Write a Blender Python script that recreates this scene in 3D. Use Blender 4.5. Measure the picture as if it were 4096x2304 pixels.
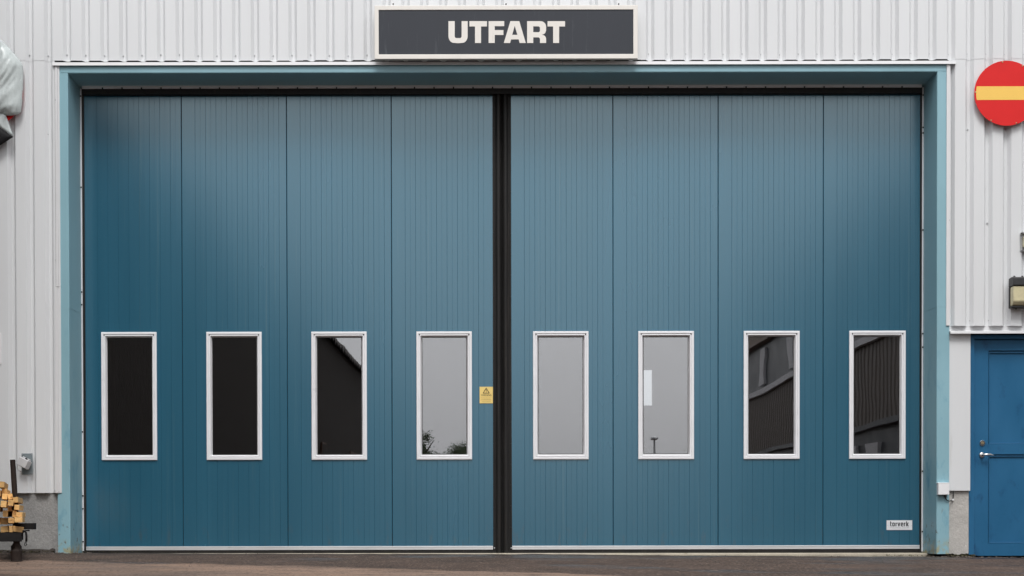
import bpy, bmesh, math, random
from mathutils import Vector, Matrix, noise as mnoise

random.seed(7)
R = math.radians
scene = bpy.context.scene
for o in list(bpy.data.objects):
    bpy.data.objects.remove(o)

# ------------------------------------------------------------------ camera
DIST, EYE, FPX = 14.0, 0.35, 5880.0          # metres to the wall, eye height over the sill, focal length in photo pixels
PITCH, ROLL = 0.013, -0.0018
VPX, VPY = 2010.0, 2070.0                    # where the wall's normal vanishes in the photo
PPX, PPY = VPX, VPY + math.tan(PITCH) * FPX
cam_d = bpy.data.cameras.new('camera')
cam = bpy.data.objects.new('camera', cam_d)
scene.collection.objects.link(cam)
cam.location = (0, -DIST, EYE)
cam.rotation_euler = (Matrix.Rotation(R(90) - PITCH, 3, 'X') @ Matrix.Rotation(ROLL, 3, 'Z')).to_euler()
cam_d.sensor_fit = 'HORIZONTAL'
cam_d.sensor_width = 36.0
cam_d.lens = FPX / 4096 * 36
cam_d.shift_x = (2048 - PPX) / 4096
cam_d.shift_y = (PPY - 1152) / 4096
cam_d.clip_start = 0.1
cam_d.clip_end = 2000
scene.camera = cam

# ------------------------------------------------------------------ sky and sun (overcast)
world = bpy.data.worlds.new('World')
scene.world = world
world.use_nodes = True
wn, wl = world.node_tree.nodes, world.node_tree.links
wn.clear()
SUN_EL, SUN_AZ = R(57), R(176)
sky = wn.new('ShaderNodeTexSky')
sky.sky_type = 'NISHITA'
sky.sun_disc = False
sky.sun_elevation = SUN_EL
sky.sun_rotation = SUN_AZ
sky.air_density = 1.0
sky.dust_density = 4.0
sky.ozone_density = 1.0
hs = wn.new('ShaderNodeHueSaturation')
hs.inputs['Saturation'].default_value = 0.10
cloud = wn.new('ShaderNodeMix')
cloud.data_type = 'RGBA'
cloud.inputs[0].default_value = 0.62
cloud.inputs[7].default_value = (9.4, 9.5, 9.8, 1)     # an even cloud deck over the clear sky
bg = wn.new('ShaderNodeBackground')
bg.inputs['Strength'].default_value = 0.13
wo = wn.new('ShaderNodeOutputWorld')
wl.new(sky.outputs[0], hs.inputs['Color'])
wl.new(hs.outputs[0], cloud.inputs[6])
# the cloud deck is a little brighter overhead than at the horizon
tc = wn.new('ShaderNodeTexCoord'); sp = wn.new('ShaderNodeSeparateXYZ'); gr = wn.new('ShaderNodeMapRange')
gr.inputs[1].default_value = 0.0; gr.inputs[2].default_value = 1.0; gr.inputs[3].default_value = 0.65; gr.inputs[4].default_value = 1.25
wl.new(tc.outputs['Generated'], sp.inputs[0]); wl.new(sp.outputs[2], gr.inputs[0])
mu = wn.new('ShaderNodeVectorMath'); mu.operation = 'SCALE'
cn = wn.new('ShaderNodeTexNoise'); cn.inputs['Scale'].default_value = 3.0; cn.inputs['Detail'].default_value = 4.0
cv = wn.new('ShaderNodeMapRange'); cv.inputs[1].default_value = 0.3; cv.inputs[2].default_value = 0.7; cv.inputs[3].default_value = 0.92; cv.inputs[4].default_value = 1.08
cm = wn.new('ShaderNodeMath'); cm.operation = 'MULTIPLY'
wl.new(tc.outputs['Generated'], cn.inputs['Vector']); wl.new(cn.outputs['Fac'], cv.inputs[0])
wl.new(gr.outputs[0], cm.inputs[0]); wl.new(cv.outputs[0], cm.inputs[1])
wl.new(cloud.outputs[2], mu.inputs[0]); wl.new(cm.outputs[0], mu.inputs['Scale'])
wl.new(mu.outputs[0], bg.inputs['Color'])
wl.new(bg.outputs[0], wo.inputs['Surface'])
sun_d = bpy.data.lights.new('sun', 'SUN')
sun_d.energy = 1.3
sun_d.angle = R(20)
sun_d.color = (1.0, 0.985, 0.96)
sun = bpy.data.objects.new('sun', sun_d)
scene.collection.objects.link(sun)
sd = Vector((math.sin(SUN_AZ) * math.cos(SUN_EL), math.cos(SUN_AZ) * math.cos(SUN_EL), math.sin(SUN_EL)))
sun.rotation_euler = sd.to_track_quat('Z', 'Y').to_euler()
sun.location = (0, -10, 20)

scene.view_settings.view_transform = 'Standard'
scene.view_settings.look = 'None'
scene.view_settings.gamma = 1.0
scene.view_settings.use_curve_mapping = False
scene.view_settings.exposure = 0.45
scene.render.engine = 'CYCLES'
scene.render.resolution_x = 1024
scene.render.resolution_y = 576

# ------------------------------------------------------------------ measuring helpers
_rot = cam.rotation_euler.to_matrix()
def W(px, py, Y=0.0):
    """the point of the vertical plane y = Y that the photo shows at pixel (px, py)"""
    d = _rot @ Vector(((px - PPX) / FPX, (PPY - py) / FPX, -1.0))
    t = (Y + DIST) / d.y
    return Vector((0, -DIST, EYE)) + d * t
def X(px, py=1100, Y=0.0): return W(px, py, Y).x
def Z(py, px=2010, Y=0.0): return W(px, py, Y).z
def gz(x, y):
    xx = max(-6.0, min(6.0, x))
    return (-0.0083 if x > 0 else -0.0045) * xx - 0.03 * min(12.0, max(0.0, -y))

# ------------------------------------------------------------------ materials
MATS = {}
def M(name, col, rough=0.5, metal=0.0, var=0.10, vscale=2.0, stretch=(1, 1, 1), bump=0.0, bscale=60.0, bstretch=None,
      spec=0.5, coat=0.0, coat_rough=0.1, rvar=0.06, fine=0.0, fscale=120.0, marks=None, tint=None):
    """painted / cast surface: base colour with broad and fine variation, uneven gloss and fine relief.
    marks: list of (colour, scale, stretch, threshold, softness, zlo, zhi) - stains with a shape of their own"""
    m = bpy.data.materials.new(name)
    m.use_nodes = True
    n, l = m.node_tree.nodes, m.node_tree.links
    p = n['Principled BSDF']
    geo = n.new('ShaderNodeNewGeometry')
    def mapped(st):
        mp = n.new('ShaderNodeVectorMath'); mp.operation = 'MULTIPLY'
        mp.inputs[1].default_value = st
        l.new(geo.outputs['Position'], mp.inputs[0])
        return mp.outputs[0]
    def ntex(scale, st, detail=4, rough_=0.6):
        t = n.new('ShaderNodeTexNoise')
        t.inputs['Scale'].default_value = scale
        t.inputs['Detail'].default_value = detail
        t.inputs['Roughness'].default_value = rough_
        l.new(mapped(st), t.inputs['Vector'])
        return t.outputs['Fac']
    def mix(fac, a, b):
        x = n.new('ShaderNodeMix'); x.data_type = 'RGBA'
        if isinstance(fac, float): x.inputs[0].default_value = fac
        else: l.new(fac, x.inputs[0])
        for sock, v in ((x.inputs[6], a), (x.inputs[7], b)):
            if isinstance(v, tuple): sock.default_value = v if len(v) == 4 else (*v, 1)
            else: l.new(v, sock)
        return x.outputs[2]
    def rng(src, a, b, c=0.0, d=1.0):
        r = n.new('ShaderNodeMapRange')
        r.inputs[1].default_value = a; r.inputs[2].default_value = b
        r.inputs[3].default_value = c; r.inputs[4].default_value = d
        l.new(src, r.inputs[0])
        return r.outputs[0]
    lo = tuple(max(0, c * (1 - var)) for c in col); hi = tuple(min(1, c * (1 + var)) for c in col)
    nf = ntex(vscale, stretch)
    c = mix(rng(nf, 0.3, 0.7), lo, hi)
    if fine > 0:
        ff = ntex(fscale, (1, 1, 1), 2)
        f2 = n.new('ShaderNodeMix'); f2.data_type = 'RGBA'; f2.blend_type = 'MULTIPLY'; f2.inputs[0].default_value = 1.0
        l.new(c, f2.inputs[6])
        l.new(mix(rng(ff, 0.3, 0.7), (1 - fine,) * 3, (1 + fine,) * 3), f2.inputs[7])
        c = f2.outputs[2]
    for mk in (marks or []):
        mc, sc, st, th, so, zl, zh = mk
        f = rng(ntex(sc, st, 6, 0.65), th, th + so)
        if zl is not None:
            sx = n.new('ShaderNodeSeparateXYZ'); l.new(geo.outputs['Position'], sx.inputs[0])
            zf = rng(sx.outputs[2], zl, zh, 1.0, 0.0)
            mm = n.new('ShaderNodeMath'); mm.operation = 'MULTIPLY'
            l.new(f, mm.inputs[0]); l.new(zf, mm.inputs[1]); f = mm.outputs[0]
        c = mix(f, c, mc)
    l.new(c, p.inputs['Base Color'])
    l.new(rng(nf, 0.3, 0.7, max(0.02, rough - rvar), min(1, rough + rvar)), p.inputs['Roughness'])
    p.inputs['Metallic'].default_value = metal
    p.inputs['Specular IOR Level'].default_value = spec
    if tint: p.inputs['Specular Tint'].default_value = (*tint, 1)
    if coat:
        p.inputs['Coat Weight'].default_value = coat
        p.inputs['Coat Roughness'].default_value = coat_rough
        p.inputs['Coat IOR'].default_value = 1.75
    if bump > 0:
        b = n.new('ShaderNodeBump')
        b.inputs['Strength'].default_value = 1.0
        b.inputs['Distance'].default_value = bump
        l.new(ntex(bscale, bstretch or (1, 1, 1), 3), b.inputs['Height'])
        l.new(b.outputs[0], p.inputs['Normal'])
    MATS[name] = m
    return m

M('clad', (0.695, 0.705, 0.715), 0.38, var=0.025, vscale=1.3, stretch=(2.5, 2.5, 0.35), bump=0.0006, bscale=5, bstretch=(2, 2, 0.5),
  marks=[((0.52, 0.51, 0.49), 5.0, (4.0, 4.0, 0.25), 0.66, 0.25, None, None)])
M('trim', (0.70, 0.70, 0.71), 0.42, var=0.03, vscale=4, marks=[((0.42, 0.40, 0.37), 9.0, (1.5, 1, 2.0), 0.68, 0.2, None, None)])
M('post_blue', (0.250, 0.435, 0.500), 0.42, var=0.07, vscale=1.6, stretch=(1, 1, 0.5), bump=0.0008, bscale=14,
  marks=[((0.11, 0.29, 0.40), 6.0, (1, 1, 0.5), 0.53, 0.18, 0.9, 2.4),
         ((0.36, 0.33, 0.19), 14.0, (1, 1, 1), 0.46, 0.12, 0.02, 0.16),
         ((0.11, 0.05, 0.025), 20.0, (1, 1, 0.7), 0.60, 0.05, 0.03, 0.65),
         ((0.02, 0.03, 0.035), 30.0, (1, 1, 1), 0.80, 0.02, None, None)])
M('gate_blue', (0.015, 0.099, 0.162), 0.24, var=0.07, vscale=0.8, stretch=(2.0, 1, 0.25), bump=0.0011, bscale=1.6, bstretch=(3.0, 1, 0.35),
  spec=1.0, coat=0.9, coat_rough=0.21, rvar=0.05, fine=0.04, fscale=300, tint=(0.52, 0.87, 1.0), marks=[((0.07, 0.075, 0.072), 7.0, (1.6, 1, 0.5), 0.56, 0.25, 0.05, 0.42), ((0.045, 0.13, 0.18), 3.0, (7, 1, 0.12), 0.60, 0.2, None, None), ((0.35, 0.34, 0.32), 95.0, (1, 1, 1), 0.80, 0.04, 0.2, 1.0)])
M('door_blue', (0.018, 0.118, 0.245), 0.38, spec=0.45, var=0.08, vscale=3.0, stretch=(1, 1, 0.6), bump=0.0006, bscale=10,
  marks=[((0.011, 0.078, 0.180), 7.0, (1, 1, 0.6), 0.57, 0.12, None, None),
         ((0.004, 0.03, 0.07), 16.0, (1, 1, 0.6), 0.70, 0.04, 0.1, 0.6),
         ((0.35, 0.42, 0.46), 60.0, (1, 1, 1), 0.80, 0.03, None, None)])
M('rubber', (0.016, 0.015, 0.0145), 0.5, spec=0.28, var=0.25, vscale=3, stretch=(3, 1, 0.3), bump=0.0007, bscale=30, bstretch=(1, 1, 0.15),
  marks=[((0.040, 0.033, 0.028), 6.0, (6, 1, 0.25), 0.55, 0.2, None, None)])
M('flat_black', (0.012, 0.012, 0.012), 0.8, var=0.2)
M('alu', (0.62, 0.62, 0.63), 0.36, metal=0.35, var=0.06, vscale=3, stretch=(0.6, 1, 3), marks=[((0.22, 0.20, 0.18), 6.0, (0.8, 1, 2), 0.66, 0.2, None, None)])
M('frame_white', (0.80, 0.80, 0.82), 0.33, var=0.03, vscale=6, bump=0.0002, bscale=20)
M('gasket', (0.03, 0.03, 0.03), 0.6)
M('concrete', (0.31, 0.305, 0.297), 0.85, var=0.14, vscale=5, bump=0.006, bscale=34, fine=0.14, fscale=90,
  marks=[((0.20, 0.196, 0.19), 3.0, (1, 1, 1.3), 0.58, 0.2, None, None), ((0.62, 0.6, 0.57), 25.0, (1, 1, 1), 0.74, 0.03, None, None)])
M('concrete_light', (0.45, 0.43, 0.405), 0.85, var=0.10, vscale=6, bump=0.006, bscale=30, fine=0.10, fscale=90,
  marks=[((0.24, 0.22, 0.20), 7.0, (1, 1, 1.5), 0.64, 0.12, None, None), ((0.7, 0.69, 0.67), 22.0, (1, 1, 1), 0.70, 0.03, 0.1, 0.3)])
M('threshold', (0.36, 0.32, 0.25), 0.8, var=0.15, vscale=5, bump=0.003, bscale=50, fine=0.15,
  marks=[((0.10, 0.09, 0.07), 8.0, (0.5, 1, 1), 0.6, 0.1, None, None), ((0.42, 0.38, 0.12), 4.0, (0.5, 1, 1), 0.62, 0.06, None, None)])
M('sign_dark', (0.035, 0.039, 0.049), 0.5, spec=0.3, var=0.06, vscale=3, stretch=(2, 1, 0.3), bump=0.0003, bscale=3,
  marks=[((0.11, 0.12, 0.135), 5.0, (5, 1, 0.35), 0.62, 0.25, None, None)])
M('cream', (0.77, 0.735, 0.685), 0.45, var=0.03, vscale=4, stretch=(2, 1, 0.5), marks=[((0.5, 0.46, 0.4), 6.0, (3, 1, 0.4), 0.68, 0.2, None, None)])
M('red', (0.68, 0.018, 0.018), 0.5, spec=0.25, var=0.05, vscale=3, fine=0.05, fscale=200)
M('yellow', (0.90, 0.57, 0.13), 0.5, spec=0.25, var=0.03, vscale=3, fine=0.04, fscale=200)
M('label_yellow', (0.83, 0.62, 0.21), 0.4, var=0.04, vscale=8)
M('print_brown', (0.065, 0.035, 0.006), 0.5, var=0.1)
M('print_pale', (0.46, 0.31, 0.08), 0.5, var=0.1)
M('print_black', (0.02, 0.02, 0.024), 0.5, var=0.1)
M('print_grey', (0.40, 0.40, 0.42), 0.5, var=0.1)
M('plate_white', (0.72, 0.72, 0.74), 0.4, var=0.03, vscale=6)
M('galv', (0.50, 0.51, 0.52), 0.38, metal=0.6, var=0.1, vscale=12)
M('brass', (0.62, 0.50, 0.30), 0.35, metal=0.8, var=0.1)
M('chrome', (0.75, 0.74, 0.72), 0.18, metal=1.0, var=0.05)
M('box_grey', (0.20, 0.235, 0.25), 0.5, var=0.08, vscale=10)
M('box_pale', (0.56, 0.56, 0.57), 0.42, var=0.06, vscale=8, marks=[((0.33, 0.32, 0.3), 12.0, (1, 1, 0.6), 0.6, 0.2, None, None)])
M('box_white', (0.80, 0.80, 0.81), 0.4, var=0.03, vscale=8)
M('cable', (0.015, 0.015, 0.016), 0.45)
M('lamp_black', (0.022, 0.022, 0.024), 0.45, var=0.2, vscale=15)
M('lamp_lens', (0.62, 0.56, 0.36), 0.22, var=0.14, vscale=9, spec=0.6, marks=[((0.50, 0.28, 0.07), 8.0, (1, 1, 2), 0.58, 0.15, None, None)])
M('cream_plastic', (0.68, 0.63, 0.44), 0.45, var=0.06, vscale=9)
M('rust_dark', (0.026, 0.018, 0.015), 0.75, spec=0.2, var=0.3, vscale=14, bump=0.002, bscale=60,
  marks=[((0.13, 0.055, 0.025), 18.0, (1, 1, 0.7), 0.62, 0.12, None, None)])
M('trailer_black', (0.013, 0.012, 0.012), 0.7, spec=0.2, var=0.3, vscale=10, bump=0.001, bscale=50,
  marks=[((0.09, 0.05, 0.03), 25.0, (1, 1, 1), 0.68, 0.06, None, None)])
M('tarp', (0.50, 0.545, 0.54), 0.28, var=0.12, vscale=6, stretch=(2.2, 1, 0.5), bump=0.004, bscale=12, bstretch=(2.2, 1, 0.5), fine=0.05, fscale=60,
  marks=[((0.30, 0.33, 0.33), 9.0, (2.0, 1, 0.5), 0.60, 0.12, None, None), ((0.78, 0.80, 0.80), 11.0, (1.6, 1, 0.6), 0.64, 0.12, None, None)])
M('tarp_black', (0.010, 0.010, 0.011), 0.6, spec=0.2, var=0.3, vscale=9, bump=0.004, bscale=12)
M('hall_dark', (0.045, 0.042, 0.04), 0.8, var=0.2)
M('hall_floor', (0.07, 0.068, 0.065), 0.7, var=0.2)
M('interior_wood', (0.30, 0.16, 0.06), 0.7, var=0.2, vscale=6)
M('barn_board', (0.020, 0.015, 0.012), 0.85, spec=0.2, var=0.3, vscale=3, stretch=(1, 4, 0.3))
M('barn_door', (0.06, 0.026, 0.014), 0.7, var=0.2, vscale=3)
M('roof_tile', (0.045, 0.036, 0.033), 0.75, var=0.25, vscale=5)
M('office_clad', (0.105, 0.09, 0.08), 0.6, var=0.1, vscale=2)
M('office_dark', (0.028, 0.033, 0.04), 0.4, var=0.15)
M('office_pale', (0.42, 0.42, 0.44), 0.5, var=0.05)
M('office_brown', (0.15, 0.11, 0.085), 0.6, var=0.1)
M('bark', (0.06, 0.045, 0.035), 0.9, var=0.3, vscale=8)
M('leaf', (0.050, 0.085, 0.026), 0.6, var=0.45, vscale=2.5)
M('pebble', (0.13, 0.105, 0.09), 0.85, var=0.5, vscale=30)
M('moss', (0.075, 0.066, 0.03), 0.9, var=0.4, vscale=30)
M('dirt', (0.035, 0.028, 0.023), 0.95, var=0.4, vscale=20, bump=0.006, bscale=60)

def wood_mat():
    m = M('timber', (0.76, 0.46, 0.18), 0.65, var=0.2, vscale=9, stretch=(1, 1, 3), bump=0.0008, bscale=90, fine=0.10, fscale=150, spec=0.3,
          marks=[((0.30, 0.13, 0.04), 16.0, (1, 1, 2.5), 0.58, 0.15, None, None)])
    n, l = m.node_tree.nodes, m.node_tree.links
    p = n['Principled BSDF']
    src = p.inputs['Base Color'].links[0].from_socket
    oi = n.new('ShaderNodeObjectInfo'); hsv = n.new('ShaderNodeHueSaturation')
    r = n.new('ShaderNodeMapRange'); r.inputs[3].default_value = 0.65; r.inputs[4].default_value = 1.25
    l.new(oi.outputs['Random'], r.inputs[0]); l.new(r.outputs[0], hsv.inputs['Value'])
    l.new(src, hsv.inputs['Color']); l.new(hsv.outputs[0], p.inputs['Base Color'])
wood_mat()

def glass_mat():
    m = bpy.data.materials.new('window_glass'); m.use_nodes = True
    n, l = m.node_tree.nodes, m.node_tree.links
    n.clear()
    tr = n.new('ShaderNodeBsdfTransparent'); tr.inputs[0].default_value = (0.80, 0.82, 0.83, 1)
    gl = n.new('ShaderNodeBsdfGlossy'); gl.inputs['Roughness'].default_value = 0.004
    gl.inputs[0].default_value = (0.97, 0.96, 0.97, 1)
    fr = n.new('ShaderNodeFresnel'); fr.inputs['IOR'].default_value = 3.1
    geo = n.new('ShaderNodeNewGeometry')
    t = n.new('ShaderNodeTexNoise'); t.inputs['Scale'].default_value = 2.2; t.inputs['Detail'].default_value = 1.0
    l.new(geo.outputs['Position'], t.inputs['Vector'])
    b = n.new('ShaderNodeBump'); b.inputs['Distance'].default_value = 0.0005
    l.new(t.outputs['Fac'], b.inputs['Height'])
    l.new(b.outputs[0], gl.inputs['Normal'])
    mx = n.new('ShaderNodeMixShader'); out = n.new('ShaderNodeOutputMaterial')
    l.new(fr.outputs[0], mx.inputs[0]); l.new(tr.outputs[0], mx.inputs[1]); l.new(gl.outputs[0], mx.inputs[2])
    l.new(mx.outputs[0], out.inputs[0])
    MATS['glass'] = m
glass_mat()

def asphalt_mat():
    m = bpy.data.materials.new('asphalt'); m.use_nodes = True
    n, l = m.node_tree.nodes, m.node_tree.links
    p = n['Principled BSDF']
    geo = n.new('ShaderNodeNewGeometry')
    sx = n.new('ShaderNodeSeparateXYZ'); l.new(geo.outputs['Position'], sx.inputs[0])
    def nt(scale, st=(1, 1, 1), d=5, r=0.6):
        v = n.new('ShaderNodeVectorMath'); v.operation = 'MULTIPLY'; v.inputs[1].default_value = st
        l.new(geo.outputs['Position'], v.inputs[0])
        t = n.new('ShaderNodeTexNoise'); t.inputs['Scale'].default_value = scale
        t.inputs['Detail'].default_value = d; t.inputs['Roughness'].default_value = r
        l.new(v.outputs[0], t.inputs['Vector']); return t.outputs['Fac']
    def rng(s, a, b, c=0.0, d=1.0):
        r = n.new('ShaderNodeMapRange'); l.new(s, r.inputs[0])
        for i, v in enumerate((a, b, c, d)): r.inputs[i + 1].default_value = v
        return r.outputs[0]
    def mix(f, a, b):
        x = n.new('ShaderNodeMix'); x.data_type = 'RGBA'; l.new(f, x.inputs[0])
        for s, v in ((x.inputs[6], a), (x.inputs[7], b)):
            if isinstance(v, tuple): s.default_value = (*v, 1)
            else: l.new(v, s)
        return x.outputs[2]
    def ma(op, a, b):
        x = n.new('ShaderNodeMath'); x.operation = op
        for s, v in ((x.inputs[0], a), (x.inputs[1], b)):
            if isinstance(v, (int, float)): s.default_value = v
            else: l.new(v, s)
        return x.outputs[0]
    base = mix(rng(nt(2.2, (0.6, 1, 1)), 0.32, 0.68), (0.042, 0.028, 0.021), (0.086, 0.057, 0.043))
    # older pale brown surfacing towards the yard: boundary runs slantwise away from the wall
    e = ma('ADD', ma('MULTIPLY', sx.outputs[0], 0.32), sx.outputs[1])
    e = ma('ADD', e, ma('MULTIPLY', ma('SUBTRACT', nt(3.5, (0.5, 1, 1)), 0.5), 0.5))
    tan = mix(rng(nt(1.5, (0.35, 1, 1)), 0.35, 0.65), (0.16, 0.115, 0.090), (0.29, 0.190, 0.135))
    band = ma('MULTIPLY', rng(e, -2.55, -2.40, 1.0, 0.0), rng(e, -4.3, -3.7, 0.0, 1.0))
    base = mix(band, base, tan)
    wet = ma('MULTIPLY', rng(nt(1.1, (0.35, 1.0, 1), 4), 0.52, 0.60), rng(e, -2.55, -2.40, 0.35, 1.0))
    base = mix(ma('MULTIPLY', wet, 0.5), base, (0.034, 0.034, 0.037))
    spk = nt(45, (1, 1, 1), 2, 0.5)
    base = mix(ma('MULTIPLY', rng(spk, 0.56, 0.66), 0.8), base, (0.24, 0.175, 0.14))
    base = mix(ma('MULTIPLY', rng(nt(38, (1, 1, 1), 2, 0.5), 0.56, 0.66), 0.75), base, (0.02, 0.017, 0.016))
    base = mix(ma('MULTIPLY', rng(nt(7, (0.45, 1, 1), 5, 0.7), 0.52, 0.66), 0.55), base, (0.030, 0.024, 0.022))
    base = mix(ma('MULTIPLY', rng(nt(11, (0.5, 1, 1), 5, 0.7), 0.56, 0.70), 0.45), base, (0.17, 0.118, 0.09))
    # damp earth along the foot of the wall, darkened to dim the soffit
    foot = ma('ADD', sx.outputs[1], ma('MULTIPLY', ma('SUBTRACT', nt(6), 0.5), 0.5))
    base = mix(ma('MULTIPLY', rng(foot, -0.35, 0.0), 0.7), base, (0.030, 0.023, 0.019))
    l.new(base, p.inputs['Base Color'])
    l.new(rng(wet, 0, 1, 0.75, 0.38), p.inputs['Roughness'])
    p.inputs['Specular IOR Level'].default_value = 0.25
    b = n.new('ShaderNodeBump'); b.inputs['Distance'].default_value = 0.006
    l.new(nt(110, (1, 1, 1), 3), b.inputs['Height']); l.new(b.outputs[0], p.inputs['Normal'])
    MATS['asphalt'] = m
asphalt_mat()

# ------------------------------------------------------------------ building blocks
COL = scene.collection
def tag(o, label=None, cat=None, group=None, kind=None):
    if label: o['label'] = label
    if cat: o['category'] = cat
    if group: o['group'] = group
    if kind: o['kind'] = kind
    return o
def thing(name, loc, label, cat, group=None):
    o = bpy.data.objects.new(name, None)
    o.empty_display_size = 0.2
    COL.objects.link(o)
    o.location = loc
    o['_o'] = 0
    del o['_o']
    return tag(o, label, cat, group)
ORIG = {}
def origin_of(p):
    v = Vector((0, 0, 0))
    while p is not None:
        v = v + p.location
        p = p.parent
    return v
def link(name, me, parent=None, mat=None, base=None, smooth=False):
    """link a mesh given in world coordinates; base = origin of a top-level mesh"""
    o = bpy.data.objects.new(name, me)
    COL.objects.link(o)
    if mat: 
        me.materials.clear(); me.materials.append(MATS[mat])
    off = origin_of(parent) if parent is not None else Vector(base or (0, 0, 0))
    me.transform(Matrix.Translation(-off))
    if parent is not None: o.parent = parent
    else: o.location = off
    if smooth:
        for f in me.polygons: f.use_smooth = True
    return o

class MB:
    def __init__(s): s.v, s.f = [], []
    def add(s, vs, fs):
        b = len(s.v); s.v += [tuple(v) for v in vs]; s.f += [tuple(b + i for i in f) for f in fs]; return s
    def box(s, x0, x1, y0, y1, z0, z1):
        return s.add([(x, y, z) for z in (z0, z1) for y in (y0, y1) for x in (x0, x1)],
                     [(0, 2, 3, 1), (4, 5, 7, 6), (0, 1, 5, 4), (2, 6, 7, 3), (0, 4, 6, 2), (1, 3, 7, 5)])
    def obox(s, c, ax, ay, az):
        """box with centre c and half-axis vectors"""
        c, ax, ay, az = map(Vector, (c, ax, ay, az))
        return s.add([c + i * ax + j * ay + k * az for k in (-1, 1) for j in (-1, 1) for i in (-1, 1)],
                     [(0, 2, 3, 1), (4, 5, 7, 6), (0, 1, 5, 4), (2, 6, 7, 3), (0, 4, 6, 2), (1, 3, 7, 5)])
    def tube(s, pts, r, n=10, cap=True):
        pts = [Vector(p) for p in pts]
        rs = r if isinstance(r, (list, tuple)) else [r] * len(pts)
        rings = []
        for i, p in enumerate(pts):
            t = (pts[min(i + 1, len(pts) - 1)] - pts[max(i - 1, 0)]).normalized()
            a = Vector((0, 0, 1)) if abs(t.z) < 0.9 else Vector((1, 0, 0))
            u = t.cross(a).normalized(); w = t.cross(u).normalized()
            rings.append([p + (u * math.cos(2 * math.pi * k / n) + w * math.sin(2 * math.pi * k / n)) * rs[i] for k in range(n)])
        vs = [v for rg in rings for v in rg]; fs = []
        for i in range(len(pts) - 1):
            for k in range(n):
                fs.append((i * n + k, i * n + (k + 1) % n, (i + 1) * n + (k + 1) % n, (i + 1) * n + k))
        if cap:
            fs.append(tuple(range(n - 1, -1, -1))); fs.append(tuple((len(pts) - 1) * n + k for k in range(n)))
        return s.add(vs, fs)
    def prism(s, pts, y0, y1):
        """outline in (x, z), front at y0 (towards the camera), back at y1"""
        n = len(pts)
        vs = [(x, y0, z) for x, z in pts] + [(x, y1, z) for x, z in pts]
        fs = [tuple(range(n)), tuple(range(2 * n - 1, n - 1, -1))]
        fs += [(i, (i + 1) % n + 0, (i + 1) % n + n, i + n) for i in range(n)]
        return s.add(vs, fs)
    def mesh(s, name):
        me = bpy.data.meshes.new(name)
        me.from_pydata(s.v, [], s.f)
        bm = bmesh.new(); bm.from_mesh(me)
        bmesh.ops.recalc_face_normals(bm, faces=bm.faces)
        bm.to_mesh(me); bm.free()
        return me
    def build(s, name, mat, parent=None, base=None, smooth=False, bevel=0.0, seg=2):
        me = s.mesh(name)
        if bevel > 0:
            bm = bmesh.new(); bm.from_mesh(me)
            bmesh.ops.bevel(bm, geom=[e for e in bm.edges if len(e.link_faces) == 2 and e.calc_face_angle(0) > 0.6],
                            offset=bevel, segments=seg, affect='EDGES', profile=0.5)
            bm.to_mesh(me); bm.free()
        return link(name, me, parent, mat, base, smooth)

def curve_mesh(name, loops, ext=0.002):
    """flat letter shapes (outer loops and holes) in x/z, thickness ext"""
    cu = bpy.data.curves.new(name, 'CURVE'); cu.dimensions = '2D'; cu.fill_mode = 'BOTH'; cu.extrude = ext
    for lp in loops:
        sp = cu.splines.new('POLY'); sp.points.add(len(lp) - 1); sp.use_cyclic_u = True
        for q, (a, b) in zip(sp.points, lp): q.co = (a, b, 0, 1)
    ob = bpy.data.objects.new(name, cu); COL.objects.link(ob)
    me = bpy.data.meshes.new_from_object(ob)
    bpy.data.objects.remove(ob); bpy.data.curves.remove(cu)
    me.transform(Matrix.Rotation(R(90), 4, 'X'))
    return me
def text_mesh(name, s, x0, x1, z0, z1, Y, bold=0.0, ext=0.001, space=1.0):
    """lettering stretched to fill the rectangle x0..x1, z0..z1 on the plane y = Y"""
    cu = bpy.data.curves.new(name, 'FONT'); cu.body = s; cu.extrude = 0.0; cu.offset = bold; cu.space_character = space
    ob = bpy.data.objects.new(name, cu); COL.objects.link(ob)
    bpy.context.view_layer.update()
    me = bpy.data.meshes.new_from_object(ob)
    bpy.data.objects.remove(ob); bpy.data.curves.remove(cu)
    xs = [v.co.x for v in me.vertices]; ys = [v.co.y for v in me.vertices]
    ax, bx, ay, by = min(xs), max(xs), min(ys), max(ys)
    for v in me.vertices:
        v.co = (x0 + (v.co.x - ax) / (bx - ax) * (x1 - x0), Y, z0 + (v.co.y - ay) / (by - ay) * (z1 - z0))
    return me
def arc(cx, cz, rx, rz, a0, a1, n=8):
    return [(cx + rx * math.cos(R(a0 + (a1 - a0) * i / n)), cz + rz * math.sin(R(a0 + (a1 - a0) * i / n))) for i in range(n + 1)]

# ================================================================== GROUND
def axis(lo, hi, fine_lo, fine_hi, step):
    a = [fine_lo + step * i for i in range(int(round((fine_hi - fine_lo) / step)) + 1)]
    s, v = step, fine_hi
    while v < hi: s *= 1.7; v = min(hi, v + s); a.append(v)
    s, v = step, fine_lo
    while v > lo: s *= 1.7; v = max(lo, v - s); a.insert(0, v)
    return a
gxs = axis(-400, 400, -6.2, 6.2, 0.08)
gys = axis(-400, 400, -4.6, 0.5, 0.06)
gm = MB()
for yv in gys:
    for xv in gxs:
        z = gz(xv, yv)
        if abs(xv) < 6.3 and -4.7 < yv < 0.55:
            z += 0.010 * (mnoise.noise(Vector((xv * 0.9, yv * 0.9, 3))) ) + 0.004 * mnoise.noise(Vector((xv * 5, yv * 5, 9)))
        if abs(xv) < 4.1 and yv > 0.08: z -= 0.024
        if yv > 0.5: z -= 0.12
        gm.v.append((xv, yv, z))
nx = len(gxs)
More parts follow.
